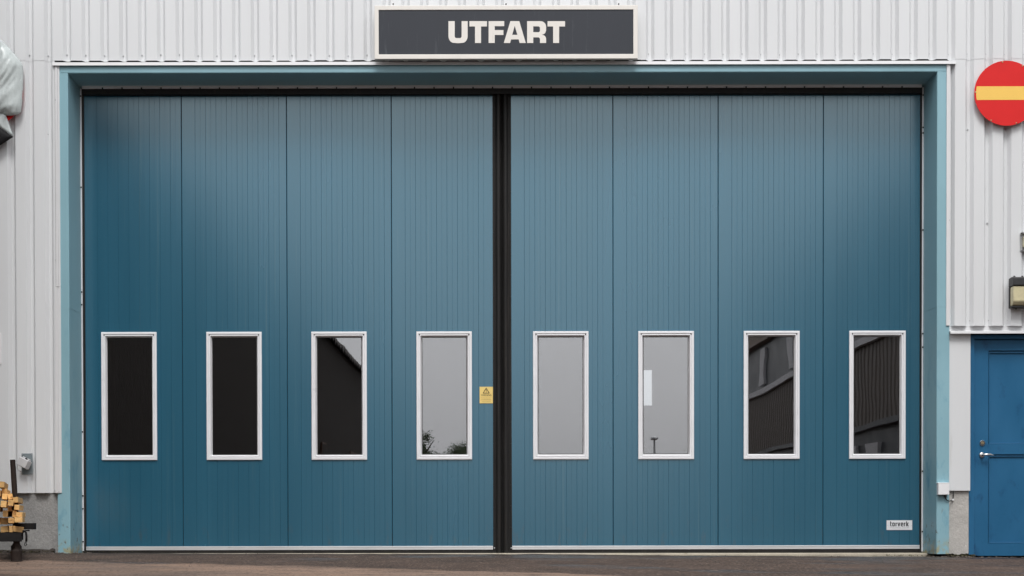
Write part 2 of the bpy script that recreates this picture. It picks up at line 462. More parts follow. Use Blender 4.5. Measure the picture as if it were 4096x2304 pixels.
gm.f = [(j * nx + i, j * nx + i + 1, (j + 1) * nx + i + 1, (j + 1) * nx + i) for j in range(len(gys) - 1) for i in range(nx - 1)]
ground = gm.build('ground', 'asphalt', smooth=True)
tag(ground, 'damp brown asphalt yard in front of the gate', 'ground', kind='structure')

# ================================================================== THE INDUSTRIAL HALL
GD = 0.42                                           # depth of the gate's face behind the cladding
hall = thing('industrial_building', (0, 0.1, 0), 'white corrugated steel industrial hall around the wide blue gate', 'building')
PER, CREST, VAL, FLK, DEP = 0.1784, 0.0974, 0.027, 0.027, 0.038
XV0 = X(268, 222)                                   # a valley centre
TOPZ = 6.9
def profile(xa, xb):
    pts = []
    k = int((xa - XV0) / PER) - 2
    while XV0 + k * PER < xb + PER:
        c = XV0 + k * PER
        pts += [(c - VAL / 2 - FLK, 0.0), (c - VAL / 2, DEP), (c + VAL / 2, DEP), (c + VAL / 2 + FLK, 0.0)]
        k += 1
    out = []
    for (a, ya), (b, yb) in zip(pts, pts[1:]):
        if b <= xa or a >= xb: continue
        def yat(t): return ya + (yb - ya) * (t - a) / (b - a)
        if a < xa: out.append((xa, yat(xa)))
        elif not out: out.append((a, ya))
        if b > xb: out.append((xb, yat(xb)))
        else: out.append((b, yb))
    return out
def cladding(xa, xb, za, zb, dy=0.0, jit=0.0, n=6):
    k = math.floor((xa - XV0) / PER / n)
    cuts = [xa]
    while True:
        k += 1
        c = XV0 + (k * n + 0.5) * PER
        if c >= xb - 0.05: break
        if c > xa + 0.05: cuts.append(c)
    cuts.append(xb)
    for i, (a, b) in enumerate(zip(cuts, cuts[1:])):
        pr = profile(a, b + (0.01 if b < xb else 0))
        j = random.uniform(-jit, jit); e = 0.0006 * (i % 2)
        mb = MB()
        zs = [za + j, za + j + 0.25 * (zb - za), za + j + 0.6 * (zb - za), zb]
        zs[1] = max(zs[1], zs[0] + .01)
        # sheet folded from the profile, 0.8 mm thick at its cut edge
        for z in zs:
            for (x, y) in pr:
                mb.v.append((x, y + dy + e, z))
        w = len(pr)
        mb.f = [(r * w + q, r * w + q + 1, (r + 1) * w + q + 1, (r + 1) * w + q) for r in range(len(zs) - 1) for q in range(w - 1)]
        b0 = len(mb.v)
        mb.v += [(x, y + dy + e + 0.0015, za + j) for (x, y) in pr]
        mb.f += [(q, b0 + q, b0 + q + 1, q + 1) for q in range(w - 1)]
        mb.build('cladding_sheet', 'clad', hall)
ZLAP = Z(239)
XL_TRIM, XR_TRIM = X(223), X(3799)
ZFOOT = Z(1972, 100)
XD0, XD1 = X(3883, 1700), X(3883, 1700) + 1.08       # the personnel door with its frame
ZDH = Z(1303, 3900)
cladding(-9.2, 9.2, ZLAP, TOPZ, 0.0, 0.004)
cladding(-9.2, XL_TRIM, ZFOOT, ZLAP + 0.05, 0.002, 0.0)
cladding(XR_TRIM, XD1 + 0.14, ZDH, ZLAP + 0.05, 0.002, 0.0)
cladding(XD1 + 0.14, 9.2, ZFOOT, ZLAP + 0.05, 0.002, 0.0)
# wall core behind the sheets
core = MB()
XF0, XF1 = X(236, 1200), X(3792, 1200)              # outer faces of the gate frame
ZB = Z(258)
core.box(-9.2, XF0 - 0.004, 0.07, 0.34, -0.4, TOPZ)
core.box(XF1 + 0.004, XD0 - 0.003, 0.07, 0.34, -0.4, TOPZ)
core.box(XD1 + 0.003, 9.2, 0.07, 0.34, -0.4, TOPZ)
core.box(XD0 - 0.003, XD1 + 0.003, 0.07, 0.34, Z(1352, 3950, .07) + 0.012, TOPZ)
core.box(XF0 - 0.004, XF1 + 0.004, 0.07, 0.34, ZB + 0.03, TOPZ)
core.build('wall', 'flat_black', hall)
# hall interior
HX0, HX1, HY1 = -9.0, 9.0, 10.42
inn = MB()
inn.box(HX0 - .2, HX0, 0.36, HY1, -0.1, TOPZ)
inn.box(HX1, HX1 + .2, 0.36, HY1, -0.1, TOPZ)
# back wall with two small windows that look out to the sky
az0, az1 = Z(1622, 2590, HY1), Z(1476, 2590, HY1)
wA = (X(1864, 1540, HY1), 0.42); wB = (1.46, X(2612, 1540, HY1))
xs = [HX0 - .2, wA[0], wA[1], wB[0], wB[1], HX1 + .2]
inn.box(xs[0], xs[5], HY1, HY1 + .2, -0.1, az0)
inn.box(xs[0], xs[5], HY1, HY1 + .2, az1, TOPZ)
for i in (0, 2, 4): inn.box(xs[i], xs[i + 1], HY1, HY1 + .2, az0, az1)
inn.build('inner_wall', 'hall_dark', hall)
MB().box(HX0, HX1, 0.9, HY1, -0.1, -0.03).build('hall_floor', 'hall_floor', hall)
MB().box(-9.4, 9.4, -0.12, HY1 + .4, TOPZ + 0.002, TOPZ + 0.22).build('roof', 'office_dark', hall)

# plinths
zl = gz(-4.5, 0)
MB().box(-9.2, X(231, 2100), 0.050, 0.0695, -0.35, ZFOOT + 0.06).build('plinth', 'concrete', hall)
pr = MB()
pxa, pxb = X(3798, 2100), X(3881, 2100)
pts = [(pxa, Z(1950, 3840)), (pxb, Z(1950, 3840)), (pxb, Z(2215, 3850))]
for i in range(1, 9):
    t = i / 9
    pts.append((pxb + (pxa - pxb) * t, Z(2215, 3850) + random.uniform(-0.012, 0.010)))
pts.append((pxa, Z(2212, 3810)))
pr.prism(pts, 0.050, 0.0695)
pr.build('plinth', 'concrete_light', hall)
MB().box(XD1 + 0.15, 9.2, 0.050, 0.0695, -0.35, ZFOOT + 0.06).build('plinth', 'concrete', hall)
# flat white sheet beside the personnel door and its drip
MB().box(X(3798, 1650), X(3885, 1650), 0.024, 0.034, Z(1963, 3840), Z(1325, 3840)).build('flat_sheet', 'clad', hall, bevel=0.002)
MB().box(XD1 + 0.004, XD1 + 0.16, 0.024, 0.034, Z(1963, 3840), Z(1325, 3840)).build('flat_sheet', 'clad', hall, bevel=0.002)
fa = MB()
fz0, fz1 = Z(1334, 3900, -0.03), Z(1302, 3900)
fx0, fx1 = X(3798, 1320), XD1 + 0.19
prof = [(0.041, fz1 + 0.03), (0.041, fz0 + 0.037), (-0.028, fz0 + 0.022), (-0.03, fz0), (-0.026, fz0), (-0.024, fz0 + 0.019), (0.044, fz0 + 0.033), (0.044, fz1 + 0.03)]
def extrude_x(mb, prof, xa, xb):
    n = len(prof)
    mb.add([(xa, y, z) for y, z in prof] + [(xb, y, z) for y, z in prof],
           [tuple(range(n)), tuple(range(2 * n - 1, n - 1, -1))] + [(i, (i + 1) % n, (i + 1) % n + n, i + n) for i in range(n)])
    return mb
extrude_x(fa, prof, fx0, fx1).build('door_flashing', 'trim', hall)
# drip flashing over the gate, in two lengths
zt, zm, zb_ = Z(243), Z(245.5, 2010, -0.018), Z(258.5, 2010, -0.019)
prof = [(0.046, zt + 0.004), (-0.015, zm), (-0.019, zb_), (-0.016, zb_), (-0.012, zm - 0.006), (0.046, zt - 0.004)]
for a, b in ((207, 2251), (2252, 3826)):
    extrude_x(MB(), prof, X(a, 250, -.03), X(b, 250, -.03) - 0.001).build('drip_flashing', 'trim', hall)
# corner trims against the gate frame
for xa, xb, za, zb2 in ((X(221, 1100), X(231, 1100), ZFOOT, Z(1148, 230)), (X(221, 500), X(231, 500), Z(1147, 230), Z(259))):
    MB().box(xa, xb, -0.006, 0.03, za, zb2).build('corner_trim', 'trim', hall, bevel=0.002)
    MB().box(xb + .001, X(242, 1100), -0.001, 0.018, za, zb2).build('corner_trim', 'trim', hall, bevel=0.002)
MB().box(X(3785.5, 800), X(3800, 800), -0.004, 0.018, ZDH + .002, Z(261)).build('corner_trim', 'trim', hall, bevel=0.002)
# threshold with a ragged front edge
th = MB()
n = 120
xa, xb = X(420, 2210, .3), X(3735, 2215, .3)
zt = Z(2213, 2000, 0.33)
fr = []
for i in range(n + 1):
    x = xa + (xb - xa) * i / n
    y = 0.27 + 0.03 * mnoise.noise(Vector((x * 2.3, 0, 0))) + 0.018 * mnoise.noise(Vector((x * 11, 4, 0)))
    fr.append((x, y))
for i, (x, y) in enumerate(fr):
    s = -0.004 * (x / 4)
    th.v += [(x, y - .012, -0.12), (x, y, zt - 0.012 + s), (x, y + 0.012, zt + s), (x, 0.60, zt + s)]
th.f = [(4 * i + k, 4 * i + 4 + k, 4 * i + 5 + k, 4 * i + 1 + k) for i in range(n) for k in range(3)]
th.build('threshold', 'threshold', hall)

# screws
sc = MB()
sc.tube([(0, -0.0005, 0), (0, -0.0025, 0)], 0.0095, 10)
sc.tube([(0, -0.002, 0), (0, -0.0075, 0), (0, -0.009, 0)], [0.0062, 0.0058, 0.003], 6)
sc_me = sc.mesh('screw'); sc_me.materials.append(MATS['galv'])
def screw(px, py, Y=DEP, parent=None, me=None, scale=1.0, name='screw'):
    parent = parent or hall
    p = W(px, py, Y)
    o = bpy.data.objects.new(name, me or sc_me)
    COL.objects.link(o); o.parent = parent
    o.location = p - origin_of(parent); o.scale = (scale,) * 3
    o.rotation_euler = (0, random.uniform(0, 3), 0)
for k in range(-3, 52):
    px = 268 + 74.95 * k
    if 1490 < px < 2560: continue
    screw(px, 222 + random.uniform(-3, 3) - 0.0022 * max(0, px - 1500), DEP)
for px, py in ((191, 538), (40, 908), (191, 908), (40, 1278), (191, 1278), (41, 1941), (113, 1938), (188, 1936),
               (3870, 519), (4021, 519), (3949, 894), (3880, 1283), (3955, 1282), (4031, 1282)):
    screw(px, py, DEP + 0.002)
for px, py in ((221.5, 1040), (222, 400), (220, 1963), (236, 1966), (3788, 265), (3799, 880)):
    screw(px, py, -0.006, scale=0.5)

# ================================================================== GATE FRAME (blue steel portal)
gf = thing('steel_portal', (0, 0.2, 0), 'light blue painted steel portal around the gate, scuffed and rusty at its feet', 'portal')
FI0, FI1 = X(277.5, 1100, .02), X(3746, 1100, .02)
BI0, BI1 = X(326, 1200, GD - .02), X(3692, 1200, GD - .02)
def post(xo, xi_f, xi_b, zlo, zhi):
    mb = MB()
    n = 24
    for i in range(n + 1):
        z = zlo + (zhi - zlo) * i / n
        w = 0.0014 * mnoise.noise(Vector((xo, 0, z * 2.1)))
        s = 1 if xi_f > xo else -1
        mb.v += [(xo, 0.008, z), (xi_f - s * 0.008, 0.0065 + w, z), (xi_f - s * .0023, 0.009 + w, z), (xi_f + w, 0.015, z), (xi_b + w, GD - 0.012, z), (xi_b, 0.5, z), (xo, 0.5, z)]
    mb.f = [(7 * i + k, 7 * i + (k + 1) % 7, 7 * i + 7 + (k + 1) % 7, 7 * i + 7 + k) for i in range(n) for k in range(7)]
    mb.f += [tuple(range(7)), tuple(range(7 * n, 7 * n + 7))]
    return mb
ZS_F, ZS_B = Z(291, 2010, .01), Z(349, 2010, GD - .01)
zj = Z(1232, 250)
post(X(231, 2100), FI0, BI0, -0.06, zj - .0012).build('post', 'post_blue', gf)
post(XF0 + .006, FI0 + .0012, BI0 + .001, zj, ZB + .028).build('post', 'post_blue', gf)
zj2 = Z(1227, 3770)
post(X(3797, 2100), FI1, BI1, Z(2216, 3775), zj2 - .0012).build('post', 'post_blue', gf)
post(XF1 - .006, FI1 - .0012, BI1 - .001, zj2, ZB + .028).build('post', 'post_blue', gf)
bm_ = MB()
prof = [(0.005, ZB + .028), (0.0045, ZS_F + 0.010), (0.007, ZS_F + 0.003), (0.013, ZS_F), (GD - 0.012, ZS_B), (0.5, ZS_B), (0.5, ZB + .028)]
extrude_x(bm_, prof, X(243.5, 280, .005), X(3784, 280, .005)).build('lintel', 'post_blue', gf)
# pale seal strips in the reveal, with dark fixing clips
MB().box(BI0 + .0005, BI0 + 0.0125, GD - 0.030, GD - 0.018, 0.03, Z(355, 2010, GD)).build('seal_strip', 'frame_white', gf)
MB().box(BI1 - 0.0125, BI1 - .0005, GD - 0.030, GD - 0.018, 0.01, Z(355, 2010, GD)).build('seal_strip', 'frame_white', gf)
MB().box(BI0 + .03, BI1 - .03, GD - 0.072, GD - 0.0575, Z(351.5, 2010, GD - .07), ZS_B + .006).build('seal_strip', 'frame_white', gf)
cl = MB().box(-0.006, 0.006, -0.004, 0.006, -0.007, 0.006).mesh('clip'); cl.materials.append(MATS['flat_black'])
def clip(x, y, z):
    o = bpy.data.objects.new('clip', cl); COL.objects.link(o); o.parent = gf
    o.location = Vector((x, y, z)) - origin_of(gf)
x = X(415, 350, GD - .03)
while x < BI1 - .1:
    clip(x, GD - 0.075, Z(350.5, 2010, GD - .07)); x += 77.3 / FPX * (DIST + GD)
for z in (388, 752, 1170, 1220, 1728, 1983, 2035, 2166): clip(BI0 + .006, GD - .032, Z(z, 330, GD))
for z in (384, 513, 535, 922, 1336, 1390, 1885, 2126): clip(BI1 - .006, GD - .032, Z(z, 3690, GD))
# back stop of black rubber round the leaves
MB().box(BI0 + .0005, BI0 + .030, GD - 0.012, GD + 0.08, 0.0, ZS_B - .006).build('rubber_stop', 'rubber', gf)
MB().box(BI1 - .026, BI1 - .0005, GD - 0.012, GD + 0.08, 0.0, ZS_B - .006).build('rubber_stop', 'rubber', gf)
MB().box(BI0 + .031, BI1 - .027, GD - 0.055, GD + 0.08, Z(381, 2010, GD), Z(352.5, 2010, GD - .055)).build('rubber_stop', 'rubber', gf)  # top bar brought down and forward, standing in for shade under the lintel

# ================================================================== GATE LEAVES
PTOP, PBOT = Z(359, 2010, GD), Z(2184, 2010, GD)
GRV = 41.75 / FPX * (DIST + GD)                      # spacing of the pressed grooves
def frame_sweep(mb, x0, x1, z0, z1, prof):
    rings = []
    for ins, y in prof:
        rings.append([(x0 + ins, y, z0 + ins), (x1 - ins, y, z0 + ins), (x1 - ins, y, z1 - ins), (x0 + ins, y, z1 - ins)])
    b = len(mb.v)
    for r in rings: mb.v += r
    for i in range(len(rings) - 1):
        for k in range(4):
            mb.f.append((b + 4 * i + k, b + 4 * i + (k + 1) % 4, b + 4 * i + 4 + (k + 1) % 4, b + 4 * i + 4 + k))
def door_panel(leaf, xa, xb, wx0, wx1, wz0, wz1, dy):
    """one insulated steel panel with pressed vertical grooves and a window opening"""
    pts = [(xa, 0.006), (xa + 0.004, 0.0)]
    g = xa + 54 / 41.75 * GRV
    k = 0
    while g < xb - 0.05:
        strong = (k % 2 == 0)
        hw, dp = (0.0021, 0.0022) if strong else (0.0014, 0.0008)
        pts += [(g - hw, 0.0), (g - hw * 0.25, dp), (g + hw * 0.25, dp), (g + hw, 0.0)]
        g += GRV / 2; k += 1
    pts += [(xb - 0.004, 0.0), (xb, 0.006)]
    ins = 0.012
    def yat(x):
        for (a, ya), (b, yb) in zip(pts, pts[1:]):
            if a <= x <= b: return ya + (yb - ya) * (x - a) / (b - a)
        return 0
    o0, o1 = wx0 + ins, wx1 - ins
    pts = sorted(set(pts + [(o0, yat(o0)), (o1, yat(o1))]))
    zs = [PBOT, wz0 + ins, wz1 - ins, PTOP]
    mb = MB(); w = len(pts)
    for z in zs:
        mb.v += [(x, GD + dy + y, z) for x, y in pts]
    for r in range(3):
        for q in range(w - 1):
            if r == 1 and pts[q][0] >= o0 - 1e-6 and pts[q + 1][0] <= o1 + 1e-6: continue
            mb.f.append((r * w + q, r * w + q + 1, (r + 1) * w + q + 1, (r + 1) * w + q))
    # return faces round the opening, edges and inner skin
    B = GD + dy + 0.055
    for (a, b) in (((o0, zs[1]), (o1, zs[1])), ((o1, zs[1]), (o1, zs[2])), ((o1, zs[2]), (o0, zs[2])), ((o0, zs[2]), (o0, zs[1]))):
        mb.add([(a[0], GD + dy + .004, a[1]), (b[0], GD + dy + .004, b[1]), (b[0], B, b[1]), (a[0], B, a[1])], [(0, 1, 2, 3)])
    for (x0, x1, z0, z1) in ((xa, o0, PBOT, PTOP), (o1, xb, PBOT, PTOP), (o0, o1, PBOT, zs[1]), (o0, o1, zs[2], PTOP)):
        mb.add([(x0, B, z0), (x1, B, z0), (x1, B, z1), (x0, B, z1)], [(0, 1, 2, 3)])
    for x in (xa, xb):
        mb.add([(x, GD + dy + .006, PBOT), (x, B, PBOT), (x, B, PTOP), (x, GD + dy + .006, PTOP)], [(0, 1, 2, 3)])
    mb.build('door_panel', 'gate_blue', leaf)
def gate_window(leaf, x0, x1, z0, z1, dy):
    Y = GD + dy
    mb = MB()
    frame_sweep(mb, x0, x1, z0, z1, [(0, Y + .001), (0, Y - .012), (0.003, Y - .0145), (0.0195, Y - .0155), (0.0225, Y - .013), (0.0235, Y - .006), (0.0265, Y - .006)])
    win = mb.build('window', 'frame_white', leaf)
    mb = MB()
    frame_sweep(mb, x0 + .0265, x1 - .0265, z0 + .0265, z1 - .0265, [(0, Y - .0058), (0.0015, Y - .011), (0.011, Y - .012), (0.0135, Y - .009), (0.0215, Y + .020), (0.0245, Y + .022)])
    mb.build('inner_frame', 'frame_white', win)
    mb = MB()
    frame_sweep(mb, x0 + .0505, x1 - .0505, z0 + .0505, z1 - .0505, [(0, Y + .021), (0.001, Y + .0185), (0.005, Y + .0195), (0.006, Y + .024)])
    mb.build('gasket', 'gasket', win)
    for sx in (x0 + .030, x1 - .030):
        MB().tube([(sx, Y - .0115, z1 - .030), (sx, Y - .0145, z1 - .030)], 0.0055, 8).build('corner_screw', 'gasket', win)
    MB().box(x0 + .045, x1 - .045, Y + .0242, Y + .0300, z0 + .045, z1 - .045).build('pane', 'glass', win)

def leaf_at(nm_label, seams, wins, wy, seal_side, edge_px):
    pymid = 1100
    xs_ = [X(s, pymid, GD) for s in seams]
    leaf = thing('gate_leaf', ((xs_[0] + xs_[-1]) / 2, GD, 0.03), nm_label, 'gate', 'the two leaves of the folding gate')
    z0, z1 = Z(wy[1], 2010, GD), Z(wy[0], 2010, GD)
    for i in range(4):
        dy = (0.0, 0.0008, 0.0003, 0.0011)[i]
        wx0, wx1 = X(wins[i][0], 1580, GD), X(wins[i][1], 1580, GD)
        door_panel(leaf, xs_[i] + .0014, xs_[i + 1] - .0014, wx0, wx1, z0, z1, dy)
        gate_window(leaf, wx0, wx1, z0, z1, dy)
        if i: MB().box(xs_[i] - .02, xs_[i] + .02, GD + .012, GD + .05, PBOT, PTOP).build('joint_seal', 'rubber', leaf)
    # aluminium bottom rail and black floor seal
    za, zb3 = Z(2184, 2010, GD), Z(2198, 2010, GD)
    xa, xb = xs_[0] + .004, xs_[-1] - .004
    if seal_side == 'right': xb = X(1972, 2190, GD)
    else: xa = X(2049, 2190, GD)
    extrude_x(MB(), [(GD - .001, za + .002), (GD - .011, za - .001), (GD - .012, za - .009), (GD - .009, za - .011), (GD - .010, zb3), (GD + .05, zb3), (GD + .05, za + .002)], xa, xb).build('bottom_rail', 'alu', leaf)
    MB().box(xa, xb, GD - .004, GD + .045, Z(2216, 2010, GD), zb3 - .001).build('floor_seal', 'rubber', leaf, bevel=.004)
    MB().box(xs_[0], xs_[-1], GD + .0, GD + .05, PTOP, PTOP + .012).build('top_rail', 'flat_black', leaf)
    # rubber bumper along the meeting edge
    pr = [(1971, -.004), (1978, -.006), (1979.5, -.001), (1983, -.003), (1984.5, -.014), (1988, -.026), (1993, -.032), (1999, -.028), (2003.5, -.012), (2006.5, .004)]
    if seal_side == 'left': pr = [(4015.5 - a, b) for a, b in reversed(pr)]
    mb = MB(); n = 30; w = len(pr)
    zlo, zhi = Z(2213, 2010, GD) + .002, PTOP + .012
    for i in range(n + 1):
        z = zlo + (zhi - zlo) * i / n
        wob = 0.0025 * mnoise.noise(Vector((z * 1.4, pr[0][0], 0)))
        flare = 0.006 * max(0, 1 - (z - zlo) / 2.5)
        for q, (a, b) in enumerate(pr):
            xx = X(a, pymid, GD) + (flare * (q / w) if seal_side == 'left' else 0)
            mb.v.append((xx + wob * (0.3 if b > -.01 else 1), GD + b * (1 + 12 * wob), z))
    mb.f = [(i * w + q, i * w + q + 1, (i + 1) * w + q + 1, (i + 1) * w + q) for i in range(n) for q in range(w - 1)]
    s_ = mb.build('rubber_bumper', 'rubber', leaf, smooth=True)
    fx = 1975 if seal_side == 'right' else 2041
    nsc = 0
    for py in range(430, 2170, 84):
        p = W(fx + (2 if seal_side == 'left' else 0), py + random.uniform(-3, 3), GD - .006)
        MB().tube([p, p + Vector((0, -.004, 0))], [.0055, .003], 6).build('rivet', 'lamp_black', s_)
    p = W(1978 if seal_side == 'right' else 2045, 2192, GD - .006)
    MB().tube([p, p + Vector((0, -.004, 0))], [.008, .004], 8).build('rivet', 'galv', s_)
    return leaf
S = 1.59006
leaf_l = leaf_at('left leaf of the blue folding gate, four windowed panels, beside the wrapped traffic sign',
                 [336, 728, 1148, 1566.5, 1973], [(a * S, b * S) for a, b in ((256, 395), (520, 659), (784, 923), (1048, 1187.2))], (834 * S, 1156 * S), 'right', 1972)
leaf_r = leaf_at('right leaf of the blue folding gate, four windowed panels, with white maker plate',
                 [2043, 2452, 2872.5, 3293, 3688], [(a * S, b * S) for a, b in ((1341, 1480.5), (1605.5, 1745.5), (1870.5, 2011), (2136, 2277.5))], (834 * S, 1156 * S), 'left', 2045)
for (leaf, a) in ((leaf_l, 0), (leaf_r, 0)): pass
# gap closer behind the meeting edges
MB().box(X(1969, 1100, GD), X(2047, 1100, GD), GD + .02, GD + .06, 0.03, PTOP).build('meeting_strip', 'flat_black', leaf_l)

# ================================================================== SIGNS
SY = -0.11
def px_poly(pts, Y): return [(W(a, b, Y).x, W(a, b, Y).z) for a, b in pts]
x0, x1 = X(1498, 130, SY), X(2551, 130, SY); z0, z1 = Z(235, 2010, SY), Z(21, 2010, SY)
sg = thing('hall_sign', ((x0 + x1) / 2, -.05, z0), 'long dark sign box with cream frame reading UTFART above the gate', 'sign')
mb = MB()
px0, px1 = X(1514.7, 130, SY), X(2533.5, 130, SY); pz0, pz1 = Z(216.5, 2010, SY), Z(39, 2010, SY)
# frame ring with body
ring = [(x0, z0, x1, z1), (px0, pz0, px1, pz1)]
a = [(x0, z0), (x1, z0), (x1, z1), (x0, z1)]; b = [(px0, pz0), (px1, pz0), (px1, pz1), (px0, pz1)]
mb.v = [(p[0], SY, p[1]) for p in a] + [(p[0], SY, p[1]) for p in b] + [(p[0], SY + .012, p[1]) for p in b] + [(p[0], -.058, p[1]) for p in a]
for k in range(4):
    j = (k + 1) % 4
    mb.f += [(k, j, 4 + j, 4 + k), (4 + k, 4 + j, 8 + j, 8 + k), (k, 12 + k, 12 + j, j)]
mb.f.append((12, 13, 14, 15))
mb.build('sign_box', 'cream', sg, bevel=.003)
MB().box(px0 - .004, px1 + .004, SY + .006, SY + .0115, pz0 - .004, pz1 + .004).build('sign_panel', 'sign_dark', sg)
for px in (1600, 2024, 2450):
    bx_ = X(px, 120, -.05); MB().box(bx_ - .02, bx_ + .02, -.0575, -.0005, z0 + .06, z1 - .06).build('bracket', 'galv', sg)
for px in (1573, 2024, 2475): 
    p = W(px, 19, SY + .03); MB().tube([p, p + Vector((0, 0, .012))], .006, 8).build('screw', 'rust_dark', sg)
def L(pts): # from sign-crop pixels
    return px_poly([(1450 + u / 2.24, v / 2.24) for u, v in pts], SY)
def rnd(cx, cy, rx, ry, a0, a1, n=8): return [(cx + rx * math.cos(R(a0 + (a1 - a0) * i / n)), cy + ry * math.sin(R(a0 + (a1 - a0) * i / n))) for i in range(n + 1)]
U = [[(770, 188), (826, 188), (826, 322)] + rnd(842, 322, 16, 18, 180, 90)[1:] + rnd(872, 322, 16, 18, 90, 0) + [(888, 188), (942, 188), (942, 318)]
     + rnd(890, 322, 52, 62, 0, 75)[1:] + [(856, 386)] + rnd(822, 322, 52, 62, 105, 180)]
def T(o): return [[(958 + o, 188), (1115 + o, 188), (1115 + o, 236), (1062 + o, 236), (1062 + o, 384), (1008 + o, 384), (1008 + o, 236), (958 + o, 236)]]
F_ = [[(1130, 188), (1270, 188), (1270, 233), (1185, 233), (1185, 268), (1263, 268), (1263, 312), (1185, 312), (1185, 384), (1130, 384)]]
A_ = [[(1325, 188), (1405, 188), (1463, 384), (1408, 384), (1399, 352), (1331, 352), (1323, 384), (1266, 384)], [(1364, 230), (1341, 311), (1388, 311)]]
R_ = [[(1475, 188), (1590, 188)] + rnd(1592, 236, 53, 48, -90, 0)[1:] + [(1645, 268)] + rnd(1612, 268, 32, 40, 0, 90)[1:-1] + [(1606, 309)]
      + rnd(1612, 350, 33, 38, -88, 0)[1:] + [(1645, 384), (1590, 384), (1590, 350)] + rnd(1574, 350, 16, 17, 0, -90)[1:] + [(1530, 333), (1530, 384), (1475, 384)],
      [(1530, 235), (1575, 235)] + rnd(1576, 250, 14, 15, -90, 0)[1:] + [(1590, 272)] + rnd(1576, 272, 14, 15, 0, 90)[1:] + [(1530, 287)]]
for loops in (U, T(0), F_, A_, R_, T(700)):
    me = curve_mesh('letter', [L(lp) for lp in loops], 0.0012)
    me.transform(Matrix.Translation((0, SY + .0050, 0)))
    link('letter', me, sg, 'cream')

def disc(mb, cx, cz, r, y0, y1, n=64):
    vs = [(cx + r * math.cos(2 * math.pi * k / n), y0, cz + r * math.sin(2 * math.pi * k / n)) for k in range(n)]
    vs += [(x, y1, z) for x, _, z in vs]
    mb.add(vs, [tuple(range(n)), tuple(range(2 * n - 1, n - 1, -1))] + [(k, (k + 1) % n, (k + 1) % n + n, k + n) for k in range(n)])
def no_entry(cpx, cpy, label, Y):
    c = W(cpx, cpy, Y); r = 129.0 / FPX * (DIST + Y)
    t = thing('no_entry_sign', (c.x, 0, c.z - r), label, 'road sign', 'round no entry signs on the cladding')
    mb = MB(); disc(mb, c.x, c.z, r, Y, Y + .004); mb.build('sign_plate', 'red', t)
    h = 27.0 / FPX * (DIST + Y); a = math.asin(h / (r - .016)); rr = r - .016
    pts = [(c.x + rr * math.cos(t_), c.z + rr * math.sin(t_)) for t_ in [-a + 2 * a * i / 8 for i in range(9)]]
    pts += [(c.x - p[0] + c.x, p[1]) for p in reversed(pts)]
    MB().prism(pts, Y - .0008, Y + .0005).build('bar', 'yellow', t)
    for ang in (98, 178, 288, 60, 0, 240):
        p = Vector((c.x + (r - .011) * math.cos(R(ang)), Y, c.z + (r - .011) * math.sin(R(ang))))
        MB().tube([p + Vector((0, .001, 0)), p + Vector((0, -.005, 0))], [.0085, .005], 8).build('bolt', 'brass', t)
    for s in (-1, 1):
        MB().box(c.x - .2, c.x + .2, Y + .0045, -.001, c.z + s * .13 - .015, c.z + s * .13 + .015).build('bracket', 'galv', t)
    return t
no_entry(4027, 372.5, 'round red no entry sign with yellow bar, uncovered, right of the gate', -0.045)
no_entry(-37, 372, 'round red no entry sign mostly hidden under grey tarpaulin', -0.045)

# wrapped tarpaulin over the left sign
tp = thing('tarpaulin', (X(-37, 470, -.08), -.08, Z(600, 0, -.1)), 'crumpled silver grey tarpaulin wrapped round a sign, black inside', 'tarpaulin')
RX = [(118, -60), (130, -30), (143, -14), (156, 0), (179, 25), (200, 44), (220, 61), (240, 77), (258, 89.5), (290, 92), (321, 92.6), (360, 91), (407, 88.5), (432, 85.5), (450, 82), (457, 70), (461, 50)]
mb = MB(); nu = 90
rows = []
for i in range(len(RX) - 1):
    for t in ((0, .25, .5, .75) if i < len(RX) - 2 else (0, .25, .5, .75, 1)):
        rows.append((RX[i][0] + (RX[i + 1][0] - RX[i][0]) * t, RX[i][1] + (RX[i + 1][1] - RX[i][1]) * t))
for (py, pxr) in rows:
    pxl = -74 - pxr
    for k in range(nu + 1):
        u = -1 + 2 * k / nu
        px = pxl + (pxr - pxl) * (k / nu)
        e = max(0.0, 1 - abs(u) ** 3.0)
        v = Vector((px * .011, py * .008, 1.7))
        a = .62 + .10 * mnoise.noise(Vector((px * .004, py * .004, 8)))      # folds fan out from the tied corner
        q1 = px * math.cos(a) + py * math.sin(a); q2 = -px * math.sin(a) + py * math.cos(a)
        fold = (1 - abs(mnoise.noise(Vector((q1 * .020, q2 * .004, 0)))) * 2) * .022 + (1 - abs(mnoise.noise(Vector((q1 * .05, q2 * .008, 5)))) * 2) * .010
        cr = .022 * mnoise.noise(Vector((px * .010, py * .010, 3))) + .003 * mnoise.noise(v * 9)
        Y = -.050 - e * (.085 + fold + cr)
        # gathered lower third tucks back to the wall
        if py > 420: Y += e * .05 * ((py - 420) / 41) ** 1.5
        if py < 150: Y += e * .05 * ((150 - py) / 32)
        p = W(px, py, Y)
        mb.v.append(tuple(p))
w = nu + 1
mb.f = [(i * w + k, i * w + k + 1, (i + 1) * w + k + 1, (i + 1) * w + k) for i in range(len(rows) - 1) for k in range(nu)]
sheet = mb.build('sheet', 'tarp', tp, smooth=True)
sm = sheet.modifiers.new('thickness', 'SOLIDIFY'); sm.thickness = .003; sm.offset = 1
